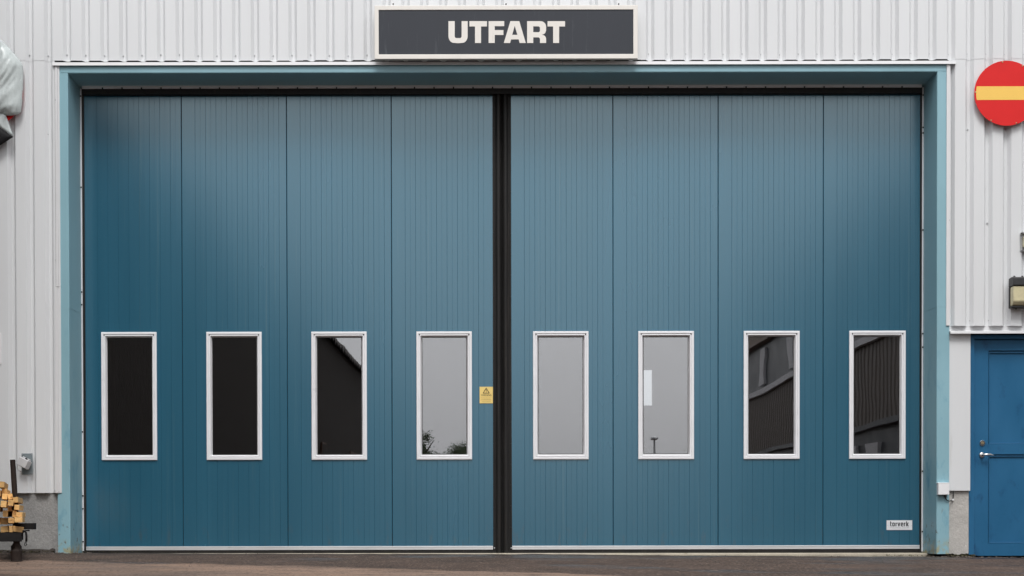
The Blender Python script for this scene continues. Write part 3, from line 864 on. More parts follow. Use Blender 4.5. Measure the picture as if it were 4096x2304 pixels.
def flap(name, pts, mat, th=.003):
    mb = MB(); vs = [W(a, b, y) for a, b, y in pts]
    n = len(vs)
    mb.add(vs + [v + Vector((0, th, 0)) for v in vs], [tuple(range(n)), tuple(range(2 * n - 1, n - 1, -1))] + [(i, (i + 1) % n, (i + 1) % n + n, i + n) for i in range(n)])
    me = mb.mesh(name)
    bm = bmesh.new(); bm.from_mesh(me); bmesh.ops.triangulate(bm, faces=bm.faces)
    bmesh.ops.subdivide_edges(bm, edges=bm.edges, cuts=3, use_grid_fill=True)
    for v in bm.verts: v.co.y += .012 * mnoise.noise(v.co * 14)
    bm.to_mesh(me); bm.free()
    return link(name, me, tp, mat, smooth=True)
flap('flap', [(-70, 450, -.085), (19, 452, -.085), (30, 480, -.07), (54, 547, -.05), (0, 509, -.10), (-70, 470, -.10)], 'tarp')
flap('lining', [(-70, 472, -.10), (0, 510, -.10), (54, 548, -.052), (0, 580, -.09), (-70, 606, -.09)], 'tarp_black')

# white notice at the left edge
c0, c1 = W(-120, 1456, -.004), W(5, 1331, -.004)
MB().box(c0.x, c1.x, -.008, -.001, c0.z, c1.z).build('notice_plate', 'box_white', base=(c0.x, 0, c0.z))
tag(bpy.data.objects['notice_plate'], 'plain white plate on the corrugated wall, left of the gate', 'sign')

# yellow warning sign
YW = GD - .0045
wq0, wq1 = W(1918.5, 1613, YW), W(1971.5, 1547, YW)
ws = thing('warning_sign', (wq0.x, GD, wq0.z), 'small yellow VARNING sticker with warning triangle on the gate', 'sign')
MB().box(wq0.x, wq1.x, YW, GD - .0003, wq0.z, wq1.z).build('sign_plate', 'label_yellow', ws)
def wp(a, b): 
    p = W(1880 + a / 10.35, 1500 + b / 10.35, YW); return (p.x, p.z)
tri = [wp(672, 515), wp(815, 750), wp(800, 765), wp(545, 765), wp(530, 750)]
tin = [wp(672, 560), wp(772, 738), wp(572, 738)]
me = curve_mesh('triangle', [tri, tin], .0004); me.transform(Matrix.Translation((0, YW - .0006, 0))); link('triangle', me, ws, 'print_brown')
me = curve_mesh('exclamation_mark', [[wp(656, 590), wp(688, 590), wp(680, 690), wp(664, 690)], [wp(662, 703), wp(682, 703), wp(682, 724), wp(662, 724)]], .0004)
me.transform(Matrix.Translation((0, YW - .0006, 0))); link('exclamation_mark', me, ws, 'print_brown')
a, b = wp(458, 872), wp(886, 790)
link('lettering', text_mesh('lettering', 'VARNING', a[0], b[0], a[1], b[1], YW - .0008, bold=.006), ws, 'print_brown')
a, b = wp(445, 940), wp(892, 908)
link('lettering', text_mesh('lettering', 'FJÄRRSTYRD PORT', a[0], b[0], a[1], b[1], YW - .0008), ws, 'print_pale')
for k, (xa, xb, yy) in enumerate(((478, 866, 994), (450, 884, 1030), (490, 860, 1105))):
    mb = MB(); q = xa
    while q < xb:
        ww = random.uniform(18, 60); p, r_ = wp(q, yy + 7), wp(min(xb, q + ww), yy - 7)
        mb.box(p[0], r_[0], YW - .0008, YW - .0002, p[1], r_[1]); q += ww + 12
    mb.build('small_print', 'print_pale', ws)

# maker's plate
YP = GD - .004
def tpx(a, b):
    p = W(3480 + a / 10.733, 2040 + b / 10.733, YP); return (p.x, p.z)
a, b = tpx(715, 858), tpx(1812, 440)
mp = thing('maker_plate', (a[0], GD, a[1]), 'small white plate with black torverk lettering low on the gate', 'plate')
MB().box(a[0], b[0], YP, GD - .0003, a[1], b[1]).build('plate', 'plate_white', mp)
def rr(x0, y0, x1, y1, r):
    return rnd(x1 - r, y0 + r, r, r, -90, 0, 4) + rnd(x1 - r, y1 - r, r, r, 0, 90, 4) + rnd(x0 + r, y1 - r, r, r, 90, 180, 4) + rnd(x0 + r, y0 + r, r, r, 180, 270, 4)
def arm(x): return [[(x, 540), (x + 38, 540), (x + 40, 556), (x + 72, 538), (x + 72, 580), (x + 40, 592), (x + 40, 700), (x, 700)]]
glyphs = [[[(862, 490), (902, 490), (902, 540), (934, 540), (934, 574), (902, 574), (902, 660), (908, 668), (932, 668), (932, 700), (890, 700), (868, 684), (862, 664)]],
          [rr(955, 538, 1065, 702, 34), rr(995, 576, 1025, 664, 13)], arm(1092),
          [[(1178, 540), (1220, 540), (1238, 636), (1256, 540), (1298, 540), (1262, 700), (1214, 700)]],
          [rnd(1392, 574, 36, 36, -90, 0, 4) + [(1428, 634), (1358, 634), (1358, 656), (1366, 668), (1424, 668), (1424, 702), (1352, 702)] + rnd(1354, 666, 36, 36, 90, 180, 4) + rnd(1354, 574, 36, 36, 180, 270, 4),
           [(1358, 606), (1358, 586), (1366, 572), (1380, 572), (1388, 586), (1388, 606)]], arm(1452),
          [[(1548, 488), (1588, 488), (1588, 604), (1618, 540), (1662, 540), (1622, 614), (1664, 700), (1620, 700), (1588, 634), (1588, 700), (1548, 700)]]]
for gl_ in glyphs:
    me = curve_mesh('letter', [[tpx(u, v) for u, v in lp_] for lp_ in gl_], .0004)
    me.transform(Matrix.Translation((0, YP - .0008, 0))); link('letter', me, mp, 'print_black')
a, b = tpx(866, 785), tpx(1664, 733)
link('lettering', text_mesh('lettering', 'INDUSTRIAL DOORS', a[0], b[0], a[1], b[1], YP - .0008, space=1.25), mp, 'print_grey')
p, q = tpx(980, 815), tpx(1530, 808)
MB().box(p[0], q[0], YP - .0008, YP - .0002, p[1], q[1]).build('rule', 'print_grey', mp)
for u, v in ((768, 660), (1770, 675)):
    p = tpx(u, v); MB().tube([(p[0], YP + .001, p[1]), (p[0], YP - .003, p[1])], .0035, 8).build('screw', 'galv', mp)

# ================================================================== PERSONNEL DOOR
DY = 0.085
pd = thing('personnel_door', ((XD0 + XD1) / 2, .06, Z(2232, 3950, .06)), 'deep blue steel door with two sunken panels, right of the gate', 'door')
dz0, dz1 = Z(2233, 3920, .06), Z(1341, 3920, .06)
jw = X(3904, 1700, .07) - X(3884.5, 1700, .06)
MB().box(XD0, XD0 + jw, .052, .2, dz0, dz1).build('door_jamb', 'door_blue', pd, bevel=.003)
MB().box(XD1 - jw, XD1, .052, .2, dz0, dz1).build('door_jamb', 'door_blue', pd, bevel=.003)
MB().box(XD0 + jw, XD1 - jw, .052, .2, Z(1356, 3950, .06), dz1 + .001).build('door_head', 'door_blue', pd, bevel=.003)
lx0, lx1 = XD0 + jw + .006, XD1 - jw - .006
lz0, lz1 = Z(2223, 3950, DY), Z(1359, 3950, DY)
hx = X(3953, 1800, DY) - lx0
up0, up1 = Z(1776, 3950, DY), Z(1402, 3950, DY)
lo0, lo1 = Z(2173, 3950, DY), Z(1817, 3950, DY)
mb = MB()
def slab(x0, x1, z0, z1): mb.box(x0, x1, DY, DY + .045, z0, z1)
gx = [lx0, lx0 + hx, lx1 - hx, lx1]; gzs = [lz0, lo0, lo1, up0, up1, lz1]
slabs = [(gx[0], gx[1], lz0, lz1), (gx[2], gx[3], lz0, lz1), (gx[1], gx[2], lz0, lo0), (gx[1], gx[2], lo1, up0), (gx[1], gx[2], up1, lz1)]
# one continuous leaf face with two openings
idx = {}
def vid(x, y, z):
    k = (round(x, 5), round(y, 5), round(z, 5))
    if k not in idx: idx[k] = len(mb.v); mb.v.append((x, y, z))
    return idx[k]
for i in range(3):
    for j in range(5):
        if i == 1 and j in (1, 3): continue
        mb.f.append(tuple(vid(x, DY, z) for x, z in ((gx[i], gzs[j]), (gx[i + 1], gzs[j]), (gx[i + 1], gzs[j + 1]), (gx[i], gzs[j + 1]))))
for (za, zc) in ((lo0, lo1), (up0, up1)):
    c = [(gx[1], za), (gx[2], za), (gx[2], zc), (gx[1], zc)]
    for k in range(4):
        p, q = c[k], c[(k + 1) % 4]
        mb.f.append((vid(p[0], DY, p[1]), vid(q[0], DY, q[1]), vid(q[0], DY + .026, q[1]), vid(p[0], DY + .026, p[1])))
c = [(gx[0], lz0), (gx[3], lz0), (gx[3], lz1), (gx[0], lz1)]
for k in range(4):
    p, q = c[k], c[(k + 1) % 4]
    ids = [vid(p[0], DY, p[1]), vid(q[0], DY, q[1]), vid(q[0], DY + .04, q[1]), vid(p[0], DY + .04, p[1])]
    mb.f.append(tuple(ids))
lf = mb.build('door_leaf', 'door_blue', pd)
for (za, zc) in ((lo0, lo1), (up0, up1)):
    MB().box(gx[1] - .006, gx[2] + .006, DY + .0235, DY + .034, za - .006, zc + .006).build('door_panel', 'door_blue', lf)
    for (a, b, c_, d) in ((gx[1] + .012, gx[2] - .012, zc - .024, zc - .012), (gx[1] + .007, gx[1] + .014, za + .001, zc - .012), (gx[2] - .014, gx[2] - .007, za + .001, zc - .012), (gx[1] + .012, gx[2] - .012, za + .001, za + .010)):
        MB().box(a + .0005, b - .0005, DY + .010, DY + .0234, c_ + .0005, d - .0005).build('bead', 'door_blue', lf, bevel=.002)
MB().box(XD0 + .002, XD1 - .002, DY + .05, .2, dz0, dz1 - .002).build('door_back', 'flat_black', pd)
c = W(3929, 1772, DY)
mb = MB(); mb.tube([c, c + Vector((0, -.008, 0)), c + Vector((0, -.012, 0))], [.027, .027, .023], 24); 
lk = mb.build('lock', 'chrome', pd, smooth=False)
mb = MB(); mb.tube([c + Vector((0, -.012, 0)), c + Vector((0, -.018, 0))], [.013, .012], 16); mb.build('cylinder', 'brass', lk)
MB().box(c.x - .0015, c.x + .0015, c.y - .0188, c.y - .0175, c.z - .008, c.z + .006).build('keyway', 'flat_black', lk)
c = W(3927, 1820, DY)
mb = MB(); mb.tube([c, c + Vector((0, -.009, 0)), c + Vector((0, -.014, 0))], [.027, .026, .020], 24)
mb.tube([c + Vector((0, -.01, 0)), c + Vector((0, -.048, 0))], .011, 14)
e = W(3976, 1822, DY - .05)
pts = [c + Vector((0, -.040, 0)), c + Vector((.006, -.053, 0)), c + Vector((.03, -.056, .002)), Vector(((c.x + e.x) / 2 + .02, DY - .056, c.z + .001)), Vector((e.x, DY - .053, e.z))]
mb.tube(pts, [.011, .0115, .0105, .0085, .0065], 14)
mb.build('handle', 'chrome', pd, smooth=True)
MB().box(X(3908, 2235, .05), XD1, .02, .2, Z(2240, 3950, .02), Z(2233, 3950, .02)).build('sill', 'threshold', pd)

# ================================================================== WALL FITTINGS
# white control box with cable on the right post
b0, b1 = W(3753.5, 1979, -.045), W(3797.5, 1932, -.045)
jb = thing('control_box', ((b0.x + b1.x) / 2, 0, b0.z), 'small white control box with black cable on the right frame post', 'electrical box')
MB().box(b0.x, b1.x, -.045, .020, b0.z, b1.z).build('housing', 'box_white', jb, bevel=.004)
MB().box(b0.x - .004, b1.x + .001, -.046, .020, b1.z - .004, b1.z + .004).build('lid', 'box_white', jb, bevel=.002)
g = W(3781, 1984, -.01)
MB().tube([g + Vector((0, 0, .012)), g + Vector((0, 0, -.014))], [.014, .011], 12).build('cable_gland', 'cable', jb)
cp = [(3781, 1984, -.01), (3782, 1993, -.012), (3788, 2001, -.008), (3798, 2004, .0), (3808, 2002, .03), (3812, 1996, .034), (3814, 1980, .034), (3813, 1962, .036), (3813, 1950, .038)]
MB().tube([W(*c) for c in cp], .0045, 8).build('cable', 'cable', jb, smooth=True)
p = W(3812, 1999, .030)
MB().box(p.x - .010, p.x + .010, .026, .041, p.z - .008, p.z + .008).build('cable_clip', 'box_white', jb, bevel=.002)

# tilted grey lamp housing on a back plate, left wall
q0, q1 = W(87, 1898, -.004), W(130.5, 1813.5, -.004)
fl = thing('flood_lamp', ((q0.x + q1.x) / 2, 0, q0.z), 'tilted pale grey lamp housing on a grey back plate, above the timber trailer', 'lamp')
MB().box(q0.x, q1.x, -.007, -.0005, q0.z, q1.z).build('back_plate', 'box_grey', fl, bevel=.002)
for u, v in ((90, 1819), (127, 1819), (90, 1893), (127, 1893)):
    p = W(u, v, -.008); MB().tube([p, p + Vector((0, -.003, 0))], .004, 8).build('screw', 'galv', fl)
cc = W(96, 1853, -.07); ang = R(-26)
ax = Vector((math.cos(ang), 0, math.sin(ang))); az_ = Vector((-math.sin(ang), 0, math.cos(ang)))
tilt = Vector((0.25, 1, -.22)).normalized()
MB().obox(cc, ax * .047, tilt * .034, az_ * .041).build('housing', 'box_pale', fl, bevel=.006)
MB().obox(cc + az_ * .047 + tilt * .01, ax * .036, tilt * .018, az_ * .009).build('bracket', 'box_pale', fl, bevel=.004)
p = cc + az_ * .048 + ax * .012 - tilt * .008
MB().tube([p, p - tilt * .02], .008, 10).build('knob', 'cable', fl)
MB().tube([cc + tilt * .03, Vector((cc.x + .03, -.006, cc.z - .02))], .018, 12).build('arm', 'lamp_black', fl)
p = cc - az_ * .038 + ax * .045
MB().tube([p, p - tilt * .015], .006, 8).build('knob', 'galv', fl)
MB().tube([cc - ax * .047 - az_ * .02, W(68, 1872, -.05), W(74, 1882, -.03), W(88, 1888, -.012)], .0035, 8).build('cable', 'box_pale', fl, smooth=True)

# bulkhead lamp at the right edge
BY = -.12
l0, l1 = W(4051, 1226, BY), W(4051, 1105, BY)
lw = .30
bl = thing('wall_lamp', (l0.x + lw / 2, 0, l0.z), 'black wall lamp with yellowed lens above the blue door', 'lamp')
zsp = W(4051, 1141, BY).z
prof = [(-.0005, l1.z - .004), (-.085, l1.z), (-.125, l1.z - .012), (-.13, zsp), (-.10, zsp - .004), (-.0005, zsp - .004)]
extrude_x(MB(), prof, l0.x, l0.x + lw).build('hood', 'lamp_black', bl, bevel=.006)
mb = MB()
prof = [(-.03, zsp - .0045), (-.118, zsp - .0045), (-.118, l0.z + .050), (-.085, l0.z + .016), (-.03, l0.z + .012)]
extrude_x(mb, prof, l0.x + .006, l0.x + lw - .006).build('lens', 'lamp_lens', bl, bevel=.010)
MB().box(l0.x, l0.x + lw, -.0300, -.0005, l0.z - .004, zsp - .005).build('back_housing', 'lamp_black', bl, bevel=.005)
MB().box(l0.x + .001, l0.x + lw - .001, -.088, -.0305, l0.z - .002, l0.z + .0105).build('bottom_rim', 'lamp_black', bl, bevel=.003)
for dx in (.02, .095, lw - .095, lw - .02):
    p = Vector((l0.x + dx, -.10, l1.z - .004)); MB().tube([p, p + Vector((0, -.006, .006))], .010, 10).build('screw', 'lamp_black', bl)
p = Vector((l0.x + .055, -.05, l0.z - .004)); MB().tube([p, p + Vector((0, 0, -.014))], .007, 8).build('screw', 'lamp_black', bl)

# cream sensor on a bracket over it
k0, k1 = W(4087, 1004, -.03), W(4087, 930, -.03)
sn = thing('wall_sensor', (k0.x + .1, 0, k0.z), 'cream plastic unit on a metal bracket above the black wall lamp', 'sensor')
MB().box(k0.x - .006, k0.x + .2, -.006, -.0005, k0.z, k1.z).build('back_plate', 'galv', sn, bevel=.001)
MB().prism([(k0.x - .006, k1.z), (k0.x + .2, k1.z), (k0.x + .2, k1.z - .006), (k0.x + .012, k1.z - .012)], -.05, -.0065).build('cover', 'galv', sn)
MB().box(k0.x + .014, k0.x + .19, -.055, -.0065, k0.z + .037, k1.z - .040).build('housing', 'cream_plastic', sn, bevel=.006)
for u, v in ((4087, 950), (4088, 999)):
    p = W(u, v, -.0065); MB().tube([p, p + Vector((0, -.006, 0))], [.009, .006], 8).build('screw', 'galv', sn)

# ================================================================== TRAILER WITH TIMBER
TY = -1.35
AXd = Vector((-.30, .954, 0)).normalized(); PXd = Vector((.954, .30, 0)).normalized()
def tw(px, py, Y=TY): return W(px, py, Y)
jb0 = tw(63.5, 2233)
tr = thing('trailer', (jb0.x - .5, TY + .4, gz(-4.6, TY)), 'low black trailer with rusty stake, loaded with sawn timber', 'trailer')
zb0, zb1 = tw(0, 2166).z, tw(0, 2130).z
fe = tw(88, 2148)                                     # front right corner of the bed
hw, hl = .32, .50
def bar(a, b, h, t, name, mat='trailer_black', bev=.003):
    a, b = Vector(a), Vector(b); d = (b - a); m = (a + b) / 2
    u = d.normalized(); s = Vector((0, 0, 1)) if abs(u.z) < .9 else Vector((1, 0, 0)); w_ = u.cross(s).normalized(); v_ = w_.cross(u).normalized()
    return MB().obox(m, u * d.length / 2, w_ * t / 2, v_ * h / 2).build(name, mat, tr, bevel=bev)
zc = (zb0 + zb1) / 2; hh = zb1 - zb0
FR = Vector((fe.x, fe.y, zc)); FL = FR - PXd * (2 * hw); BR = FR + AXd * (2 * hl); BL = FL + AXd * (2 * hl)
bar(FL, FR, hh, .07, 'cross_beam'); bar(BL + AXd * .0, BR, hh, .07, 'cross_beam')
bar(FR - PXd * .04 + AXd * .036, BR - PXd * .04 - AXd * .036, hh * .8, .05, 'side_rail'); bar(FL + PXd * .04 + AXd * .036, BL + PXd * .04 - AXd * .036, hh * .8, .05, 'side_rail')
def jack(p):
    g = gz(p.x, p.y) + .004
    zt_ = zb0
    MB().tube([(p.x, p.y, g), (p.x, p.y, g + .012), (p.x, p.y, g + .085), (p.x, p.y, g + .105), (p.x, p.y, zt_ - .02), (p.x, p.y, zt_ - .001)],
              [.050, .047, .047, .032, .026, .028], 20).build('jack_leg', 'rust_dark', tr, smooth=False)
jack(Vector((jb0.x, TY + .02, 0)))
jack(Vector((FL.x + .06, FL.y + .06, 0))); jack(BL + AXd * -.1 + PXd * .06); jack(BR - AXd * .1 - PXd * .06)
# stake and bolster stub
MB().tube([tw(62, 1990, TY + .14), tw(59, 1975, TY + .14), tw(50.5, 1839, TY + .14)], [.0245, .0245, .0235], 8).build('stake', 'rust_dark', tr)
s0 = tw(62, 2120, TY + .14)
MB().tube([s0, tw(62, 1980, TY + .14)], [.024, .0245], 8).build('stake_socket', 'rust_dark', tr)
mb = MB(); ca, cb = tw(70, 2105, TY + .1), tw(141, 2105, TY + .1)
mb.obox((ca + cb) / 2, Vector(((cb.x - ca.x) / 2, 0, 0)), Vector((0, .03, 0)), Vector((0, 0, 12.8 / FPX * (DIST + TY)))).build('bolster', 'trailer_black', tr, bevel=.002)
cp = [(88, 2141), (93, 2128), (99, 2125), (104, 2131), (106, 2145), (105, 2166)]
MB().tube([W(a, b, TY - .03) for a, b in cp], .0095, 8).build('hook', 'trailer_black', tr, smooth=True)
cp = [(105, 2164), (99, 2172), (98, 2180), (102, 2184), (107, 2181), (104, 2172), (105, 2164)]
MB().tube([W(a, b, TY - .03) for a, b in cp], .0035, 8).build('hook_ring', 'trailer_black', tr, smooth=True)
MB().box(tw(96, 2122).x, tw(116, 2122).x, TY - .04, TY + .02, tw(0, 2125).z, tw(0, 2120).z).build('bracket', 'trailer_black', tr)

# timber: (left px, top px, right px, bottom px in the enlarged crop), depth offset
beams = [(-22, 440, 50, 512, 0, 'sawn timber length lying on top of the stack on the trailer'),
 (-45, 548, 6, 618, -.02, 'sawn timber length at the left picture edge, just under the topmost one'),
 (22, 528, 78, 590, .10, 'set back pale timber length right under the topmost one'),
 (25, 590, 88, 656, .02, 'sawn timber length in the third row of the stack, left one'),
 (95, 588, 146, 656, .05, 'sawn timber length in the third row of the stack, right one'),
 (160, 630, 216, 696, .02, 'sawn timber length leaning against the foot of the rusty stake'),
 (10, 674, 76, 752, -.06, 'foremost timber length in the middle of the stack'),
 (98, 662, 160, 734, -.02, 'sawn timber length left of the one leaning on the stake'),
 (-50, 728, -2, 800, -.02, 'sawn timber length at the left picture edge, halfway up the stack'),
 (92, 740, 140, 800, .09, 'set back shaded timber length in the middle of the stack'),
 (172, 722, 232, 784, .03, 'sawn timber length below the one leaning on the stake'),
 (36, 790, 92, 868, .03, 'shaded timber length in the lower middle of the stack'),
 (150, 792, 192, 872, .05, 'narrow timber length on edge in the lower right of the stack'),
 (196, 812, 268, 868, .02, 'sawn timber length third from the bottom at the right side'),
 (100, 878, 166, 944, .04, 'shaded timber length one row above the trailer bed'),
 (176, 872, 268, 936, -.03, 'broad timber length second from the bottom at the right side'),
 (8, 880, 92, 958, .12, 'deeply shaded timber length low in the stack at the left'),
 (-60, 880, -2, 960, .06, 'timber length low in the stack, cut by the left picture edge'),
 (10, 982, 100, 1054, .10, 'dark bottom timber length resting on the trailer bed, left one'),
 (112, 978, 152, 1054, .00, 'narrow bottom timber length on the trailer bed, middle one'),
 (158, 984, 282, 1052, .04, 'wide bottom timber length on the trailer bed, right one')]
for i, (a, b, c_, d, off, lab) in enumerate(beams):
    Y = TY - .06 + off
    p0, p1 = W(a / 3.019, 1780 + d / 3.019, Y), W(c_ / 3.019, 1780 + b / 3.019, Y)
    w_, h_ = (p1.x - p0.x) / 2, (p1.z - p0.z) / 2
    cx, cz = (p0.x + p1.x) / 2, (p0.z + p1.z) / 2
    yaw = random.uniform(-.035, .02); rl = random.uniform(-.14, .14)
    ax_ = (Matrix.Rotation(yaw, 3, 'Z') @ AXd); ay_ = (Matrix.Rotation(yaw, 3, 'Z') @ PXd)
    ln = 1.08 - off + random.uniform(-.05, .03)
    u_ = ay_ * math.cos(rl) + Vector((0, 0, math.sin(rl))); v_ = Vector((0, 0, math.cos(rl))) - ay_ * math.sin(rl)
    ctr = Vector((cx, Y, cz)) + ax_ * ln / 2
    o = MB().obox(ctr, u_ * w_, ax_ * ln / 2, v_ * h_).build('timber_length', 'timber', base=tuple(Vector((cx, Y, cz - h_))), bevel=.0018, seg=1)
    tag(o, lab, 'timber', 'sawn timber lengths on the trailer')

# ================================================================== FOOT OF THE WALL: grit, moss
peb = MB()
def pebble(x, y, r):
    z = gz(x, y) + r * .3
    c = Vector((x, y, z)); vs = []
    for d in ((1, 0, 0), (0, 1, 0), (-1, 0, 0), (0, -1, 0), (0, 0, 1), (0, 0, -1)):
        vs.append(c + Vector(d) * r * random.uniform(.6, 1.2) * (0.7 if d[2] else 1))
    peb.add(vs, [(0, 1, 4), (1, 2, 4), (2, 3, 4), (3, 0, 4), (1, 0, 5), (2, 1, 5), (3, 2, 5), (0, 3, 5)])
for i in range(1100):
    x = random.uniform(-5.2, 5.2); y = -abs(random.gauss(0, 1.0)) + .02
    pebble(x, y, random.choice((.003, .003, .004, .004, .005, .007)))
for i in range(260):
    x = random.choice((random.uniform(-5.2, -3.9), random.uniform(3.7, 5.1))); pebble(x, random.uniform(-.12, .02), random.choice((.004, .006, .008, .011)))
tag(peb.build('grit', 'pebble'), 'loose pale grit scattered over the asphalt', 'gravel', kind='stuff')
ms = MB()
for (xa, xb, y, n, r) in ((-4.9, -4.27, .0, 110, .018), (-4.05, -3.5, .22, 40, .008), (4.25, 4.5, .03, 120, .020), (3.7, 4.2, .2, 40, .012)):
    for i in range(n):
        x = random.uniform(xa, xb); yy = y + random.uniform(-.05, .04); z = gz(x, 0) + random.uniform(0, .012)
        for k in range(3):
            d = Vector((random.uniform(-1, 1), random.uniform(-1, .2), random.uniform(.1, 1))) * r
            e = Vector((random.uniform(-1, 1), random.uniform(-1, 1), random.uniform(-.3, .5))) * r
            ms.add([(x, yy, z), Vector((x, yy, z)) + d, Vector((x, yy, z)) + d * .5 + e], [(0, 1, 2)])
tag(ms.build('moss', 'moss'), 'tufts of dry moss and litter along the foot of the wall', 'moss', kind='stuff')
dm = MB()
for (xa, xb, y0, h) in ((-9, -4.27, .03, .030), (4.24, 4.50, .045, .02)):
    n = int((xb - xa) / .03)
    b0 = len(dm.v)
    for i in range(n + 1):
        x = xa + (xb - xa) * i / n
        hh_ = h * (1 + 1.0 * mnoise.noise(Vector((x * 6, 1, 1))) + (1.5 if -4.55 < x < -4.3 else 0) * max(0, mnoise.noise(Vector((x * 9, 0, 2)))))
        g = gz(x, 0)
        dm.v += [(x, y0 - .10, g - .01), (x, y0 - .04, g + hh_ * .6), (x, y0 + .01, g + hh_)]
    dm.f += [(b0 + 3 * i + k, b0 + 3 * i + 3 + k, b0 + 3 * i + 4 + k, b0 + 3 * i + 1 + k) for i in range(n) for k in (0, 1)]
tag(dm.build('earth', 'dirt', smooth=True), 'strip of dark earth and litter against the wall base', 'earth', kind='stuff')

# ================================================================== ACROSS THE YARD (seen mirrored in the window panes)
# long timber barn on the left
BXL, BY0, BY1 = -5.15, -0.60, -53.0
bn = thing('timber_barn', (BXL - 3, (BY0 + BY1) / 2, -.3), 'long dark timber barn with tiled roof across the yard', 'building')
zE = EYE + 1.05 * (-BXL - .15) + .10
mb = MB().box(BXL - 7, BXL - .03, BY1, BY0, -.6, zE - .05); mb.build('wall', 'barn_board', bn)
y = BY0 - .1; i = 0
bd = MB().box(0, .018, -.0925, .0925, -.6, zE - .06).mesh('board'); bd.materials.append(MATS['barn_board'])
while y > BY1 + .2 and i < 290:
    o = bpy.data.objects.new('board', bd); COL.objects.link(o); o.parent = bn; o.location = Vector((BXL - .029, y, 0)) - bn.location
    y -= .19; i += 1
mb = MB(); nr = 300
for k in range(nr + 1):
    yy = BY0 + .3 + (BY1 - BY0 - .6) * k / nr
    wv = .13 * abs(math.sin(k * math.pi / 4)) + .06 * mnoise.noise(Vector((k * .35, 0, 0)))
    mb.v += [(BXL + .15, yy, zE - .18 + wv), (BXL + .15, yy, zE - .10 + wv), (BXL - 3.5, yy, zE + 2.2 + wv), (BXL - 7.6, yy, zE - .1 + wv)]
mb.f = [(4 * k + q, 4 * k + q + 1, 4 * k + 5 + q, 4 * k + 4 + q) for k in range(nr) for q in range(3)]
mb.build('roof', 'roof_tile', bn)
for yy in (-9.5, -24, -36.0):
    MB().box(BXL - .002, BXL + .05, yy - 1.3, yy + 1.3, -.5, 2.6).build('door', 'barn_door', bn)
for yy in (-27.5, -45):
    w_ = MB().box(BXL - .002, BXL + .05, yy - .5, yy + .5, 1.4, 2.5).build('window', 'barn_door', bn)
    MB().box(BXL + .045, BXL + .055, yy - .43, yy + .43, 1.47, 2.43).build('pane', 'barn_board', w_)
# two storey office block on the right
OX, OY0, OY1 = 7.6, -5.0, -36.0
of = thing('office_block', (OX + 4, (OY0 + OY1) / 2, -.4), 'two storey office block with brown ribbed cladding across the yard', 'building')
def oz(s): return EYE + s * OX
MB().box(OX + .05, OX + 9, OY1, OY0, -.6, oz(.86)).build('wall', 'office_dark', of)
rb = MB(); y = OY0
n = int((OY0 - OY1) / .3)
for k in range(n):
    y = OY0 - k * .3
    for dy_, dx in ((0, 0), (-.08, -.0), (-.12, -.022), (-.26, -.022)): rb.v += [(OX + dx, y + dy_, oz(.255)), (OX + dx, y + dy_, oz(.472))]
rb.f = [(2 * i, 2 * i + 1, 2 * i + 3, 2 * i + 2) for i in range(len(rb.v) // 2 - 1)]
rb.build('ribbed_cladding', 'office_clad', of)
MB().box(OX - .12, OX + .04, OY1, OY0, oz(.472), oz(.492)).build('string_course', 'office_pale', of)
MB().box(OX - .10, OX + .04, OY1, OY0, oz(.24), oz(.254)).build('string_course', 'office_dark', of)
MB().box(OX - .15, OX + .049, OY1, OY0, oz(.665), oz(.86)).build('parapet', 'office_brown', of)
y = OY0 - 1.2
while y > OY1 + 1:
    MB().box(OX - .03, OX + .049, y - .35, y + .35, oz(.51), oz(.645)).build('blind', 'office_pale', of); y -= 4.4
y = OY0 - .8; k = 0
while y > OY1 + 1:
    if k % 5 < 2: MB().box(OX - .02, OX + .049, y - .5, y + .5, -.35, oz(.20)).build('door', 'office_pale', of)
    y -= 1.9; k += 1
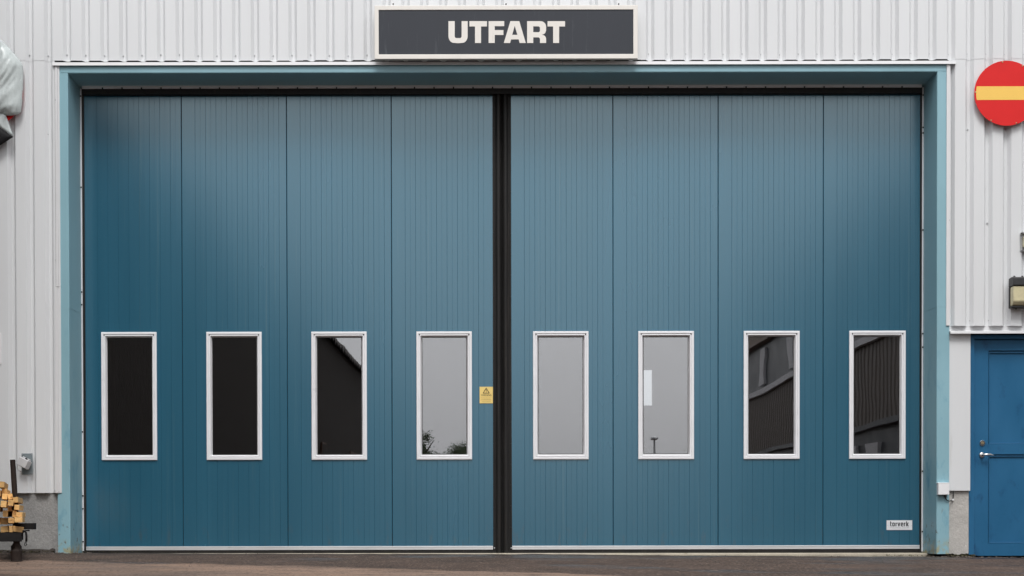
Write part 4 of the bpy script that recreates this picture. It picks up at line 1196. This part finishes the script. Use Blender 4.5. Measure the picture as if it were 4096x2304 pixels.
# trees at the far end of the yard
def tree(x, y, h, r, lab, seed, n=2500):
    rs = random.Random(seed); g = gz(x, y)
    t = thing('tree', (x, y, g), lab, 'tree', 'trees at the end of the yard')
    mb = MB(); mb.tube([(x, y, g - .2), (x + .1, y, g + h * .3), (x - .05, y, g + h * .6), (x, y, g + h * .9)], [.04 * h, .03 * h, .018 * h, .004 * h], 8)
    for k in range(7):
        a = rs.uniform(0, 6.28); z = g + h * rs.uniform(.28, .7)
        mb.tube([(x, y, z), (x + math.cos(a) * r * .5, y + math.sin(a) * r * .5, z + h * .1), (x + math.cos(a) * r * .9, y + math.sin(a) * r * .9, z + h * .2)], [.012 * h, .008 * h, .002 * h], 5)
    mb.build('trunk', 'bark', t)
    mb = MB(); cl_ = [(rs.gauss(0, .42) * r, rs.gauss(0, .42) * r, h * rs.uniform(.35, .95)) for _ in range(26)]
    for k in range(n):
        c = rs.choice(cl_); s = .20 * r
        p = Vector((x + c[0] * (1.25 - c[2] / h * .8) + rs.gauss(0, s), y + c[1] + rs.gauss(0, s), g + c[2] + rs.gauss(0, s * .8)))
        q = Vector((rs.gauss(0, 1), rs.gauss(0, 1), rs.gauss(0, 1))).normalized(); q2 = q.orthogonal().normalized(); q3 = q.cross(q2); ls = rs.uniform(.03, .07)
        mb.add([p - q2 * ls, p + q3 * ls * .6, p + q2 * ls, p - q3 * ls * .6], [(0, 1, 2, 3)])
    mb.build('crown', 'leaf', t)
for i, (x, y, h, r) in enumerate(((-4.95, -72, 5.8, 1.1), (-4.1, -75, 4.5, 1.3), (-2.8, -73, 5.1, 1.5), (-2.0, -74, 5.4, .8), (-8, -76, 8, 2.4), (9, -80, 4, 2), (13, -78, 5, 2.5), (1.2, -85, 3.6, 2), (5, -90, 3.6, 2.2))):
    tree(x, y, h, r, ('slim', 'low', 'round', 'narrow', 'tall', 'small', 'broad', 'bushy', 'spreading')[i] + ' leafy tree at the far end of the yard', 30 + i, 11000 if i < 4 else 2500)
lp = thing('street_lamp', (6.3, -46, gz(6, -46)), 'thin street lamp beyond the office block', 'street lamp')
ztop = EYE + .0536 * 60.5
MB().tube([(6.3, -46, -.5), (6.3, -46, ztop)], [.07, .045], 10).build('pole', 'galv', lp)
MB().box(6.15, 6.45, -46.4, -45.8, ztop, ztop + .12).build('lamp_head', 'galv', lp, bevel=.03)
